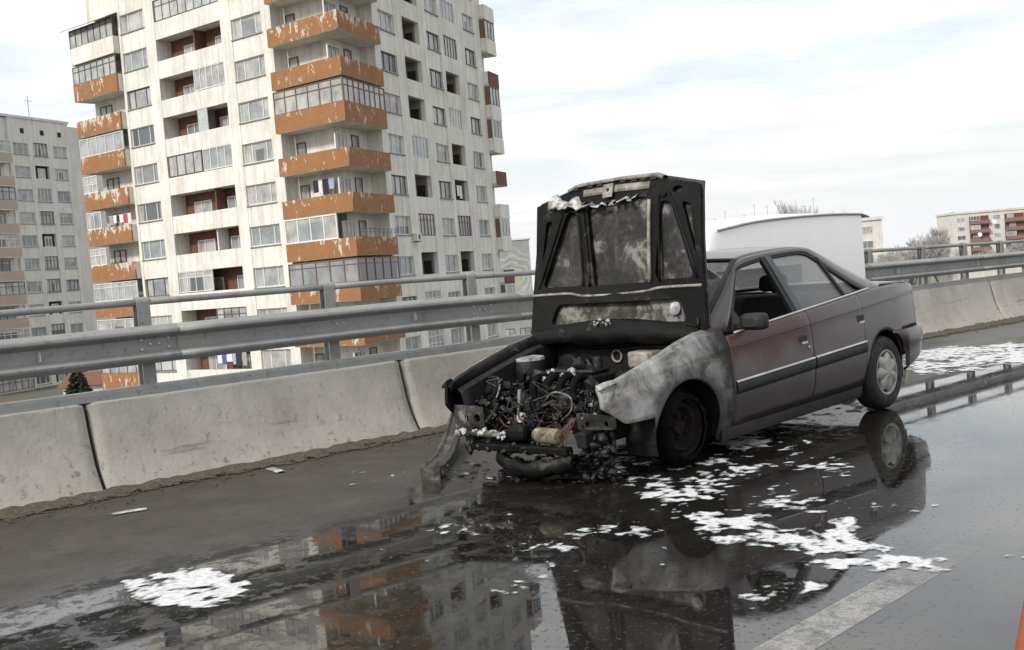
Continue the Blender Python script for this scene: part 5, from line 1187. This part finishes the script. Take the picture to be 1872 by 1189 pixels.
def foam_mesh(step, x0, x1, y0, y1, seed):
    gx = np.arange(x0, x1, step); gy = np.arange(y0, y1, step); Xg, Yg = np.meshgrid(gx, gy, indexing='ij')
    fld = np.zeros_like(Xg)
    for cx_, cy_, ax, ay, bx, by, d in FB:
        det = ax*by-ay*bx; dx, dy = Xg-cx_, Yg-cy_
        p = (dx*by-dy*bx)/det; q = (ax*dy-ay*dx)/det; r2 = p*p+q*q
        fld = np.maximum(fld, np.clip(1.6-r2*.75, 0, 1)*d)
    wx = fbm(Xg*1.3, Yg*1.3, 3, 41)-.5; wy = fbm(Xg*1.3+9, Yg*1.3, 3, 43)-.5
    n = .40*fbm((Xg+wx*.4)*5.0, (Yg+wy*.4)*4.0, 5, seed)+.60*fbm((Xg+wx*.3)*18, (Yg+wy*.3)*16, 4, seed+7)
    n = .5+(n-.5)*1.7
    g = fld*.46+n-.925                      # > 0 is foam
    g[fld <= 0] = -.5
    V = []; Fc = []; vid = {}; A = []
    g = g+.07
    ins = g > 0
    anyin = ins[:-1, :-1] | ins[1:, :-1] | ins[1:, 1:] | ins[:-1, 1:]
    def vert(key, x, y, h_, gv):
        if key not in vid: vid[key] = len(V); V.append((x, y, .0035+h_)); A.append(gv)
        return vid[key]
    for i, j in zip(*np.nonzero(anyin)):
        cs = ((i, j), (i+1, j), (i+1, j+1), (i, j+1)); poly = []
        for k in range(4):
            a, b = cs[k], cs[(k+1) % 4]; ga, gb = g[a], g[b]
            if ga > 0: poly.append(vert(a, gx[a[0]], gy[a[1]], 0*ga, float(ga)-.07))
            if (ga > 0) != (gb > 0):
                t = ga/(ga-gb); key = (a, b) if a < b else (b, a)
                poly.append(vert(key, gx[a[0]]+(gx[b[0]]-gx[a[0]])*t, gy[a[1]]+(gy[b[1]]-gy[a[1]])*t, 0, -.07))
        if len(poly) > 2: Fc.append(tuple(poly))
    me = bpy.data.meshes.new('foam'); me.from_pydata(V, [], Fc); me.polygons.foreach_set('use_smooth', [True]*len(Fc)); at = me.attributes.new('thick', 'FLOAT', 'POINT'); at.data.foreach_set('value', A); me.update(); return me
M = Mat('firefighting_foam'); an = M.nt.nodes.new('ShaderNodeAttribute'); an.attribute_name = 'thick'
lace = M.math('ADD', an.outputs['Fac'], M.math('MULTIPLY', M.math('SUBTRACT', M.noise(38, 5, .75), .5), .34))
film = M.math('MULTIPLY', M.step(M.math('ADD', an.outputs['Fac'], M.math('MULTIPLY', M.math('SUBTRACT', M.noise(14, 5, .7), .5), .2)), -.07, .02), .42)
body_ = M.math('MULTIPLY', M.step(lace, -.06, .13), .97)
M.set(alpha=M.math('MAXIMUM', film, body_), col=M.ramp(M.noise(30, 5), [(.34, (.44, .45, .46)), (.5, (.60, .605, .61)), (.66, (.72, .725, .73))]), rough=.8); MT['foam'] = M.m
for a_ in ((.0125, -2.6, 2.6, 3.9, 9.2, 1), (.02, 2.0, 7.5, 9.21, 15.5, 2)):
    me = foam_mesh(*a_); me.materials.append(MT['foam']); o = put('foam', me); kind(o, 'stuff'); o['label'] = 'white fire fighting foam floating in streaks on the wet road'

# bent bumper moulding lying on the road
bs = tag(empty('fallen_bumper_strip', (-.55, 8.3, 0)), 'charred bent bumper strip hanging from the nose and lying on the road', 'car part')
pth = cat([(.13, 1.35, .30), (.06, 1.05, .24), (.02, .75, .14), (.0, .35, .07), (-.03, -.2, .045), (-.08, -.62, .05)], 30)
rows_ = []
for i, p in enumerate(pth):
    p = Vector(p); d = (Vector(pth[min(i+1, 29)])-Vector(pth[max(i-1, 0)])).normalized(); s = d.cross(Vector((0, 0, 1))).normalized(); u_ = s.cross(d)
    wd = .035+.03*min(1, i/18); t_ = .018*math.sin(i*2.1)*.3
    rows_.append([tuple(p+s*a*wd+u_*(b+t_)) for a, b in ((-1, -.045), (-1, .03), (-.6, .06), (-.45, .045), (.3, .048), (.45, .065), (1, .04), (1, -.045))])
mb = MB(); mb.grid(rows_, closed=True); mb.f += [tuple(range(8)), tuple(29*8+k for k in range(8))[::-1]]; mb.mi += [0, 0]
mb.build('strip', charm('charred_moulding', [(.3, (.012, .012, .011)), (.5, (.05, .048, .042)), (.68, (.16, .15, .12))], 9, .4), bs, 35)
mb = MB(); rr = random.Random(9)
for i in range(40):
    t_ = rr.uniform(.55, 1); p = pth[int(t_*29)]; lump(mb, (p[0]+rr.uniform(-.07, .07), p[1]+rr.uniform(-.05, .05), p[2]+rr.uniform(-.03, .03)), rr.choice((.01, .016, .022)), rr)
kind(mb.build('ash_crust', MT['beige'], bs), 'stuff')
# loose burnt scraps
rr = random.Random(21); mb = MB()
for i in range(260):
    a = rr.gauss(0, 1); x = .28+rr.gauss(0, .30); y = 7.85+rr.gauss(0, .32)
    s = rr.choice((.006, .01, .015, .025)); n_ = len(mb.v); lump(mb, (0, 0, 0), s, rr); mb.v[n_:] = [(v[0]*1.3+x, v[1]*1.3+y, v[2]*.3+s*.12+.003) for v in mb.v[n_:]]
o = mb.build('burnt_scraps', MT['wetchar']); kind(o, 'stuff'); o['label'] = 'small black burnt scraps scattered under the car nose'
def scrap(pts, wd, mat, label):
    n = len(pts); mb = MB(); rows_ = []
    for i, p in enumerate(pts):
        d = Vector(pts[min(i+1, n-1)])-Vector(pts[max(i-1, 0)]); s = Vector((-d.y, d.x)).normalized(); q = Vector(p)
        rows_.append([(*(q+s*wd), .006), (*(q+s*wd*.4), .014), (*(q-s*wd*.5), .012), (*(q-s*wd), .006)])
    mb.grid(rows_); o = mb.build('plastic_scrap', mat); solid(o, .004, 1); tag(o, label, 'debris')
scrap([(-1.93, 8.72), (-1.86, 8.62), (-1.80, 8.50)], .035, MT['whiteash'], 'short white plastic scrap near the middle barrier joint foot')
scrap([(-2.66, 7.33), (-2.58, 7.39), (-2.47, 7.43)], .022, MT['whiteash'], 'thin white scrap on the dirt at the left barrier foot')
# cone at the right edge
cone = tag(empty('traffic_cone', (1.528, 3.347, 0)), 'dull red traffic cone cut off by the right edge of the picture', 'cone')
MT['cone'] = simple('dull_red_plastic', (.36, .10, .045), (.28, .08, .04), .6)
mb = MB(); mb.lathe([(.15, .03), (.128, .034), (.075, .28), (.03, .50), (.022, .505)], 28); mb.build('body', MT['cone'], cone, 40)
mb = MB(); mb.prism(round_poly([(-.18, -.18), (.18, -.18), (.18, .18), (-.18, .18)], .04), .0, .03); mb.build('base', MT['cone'], cone)
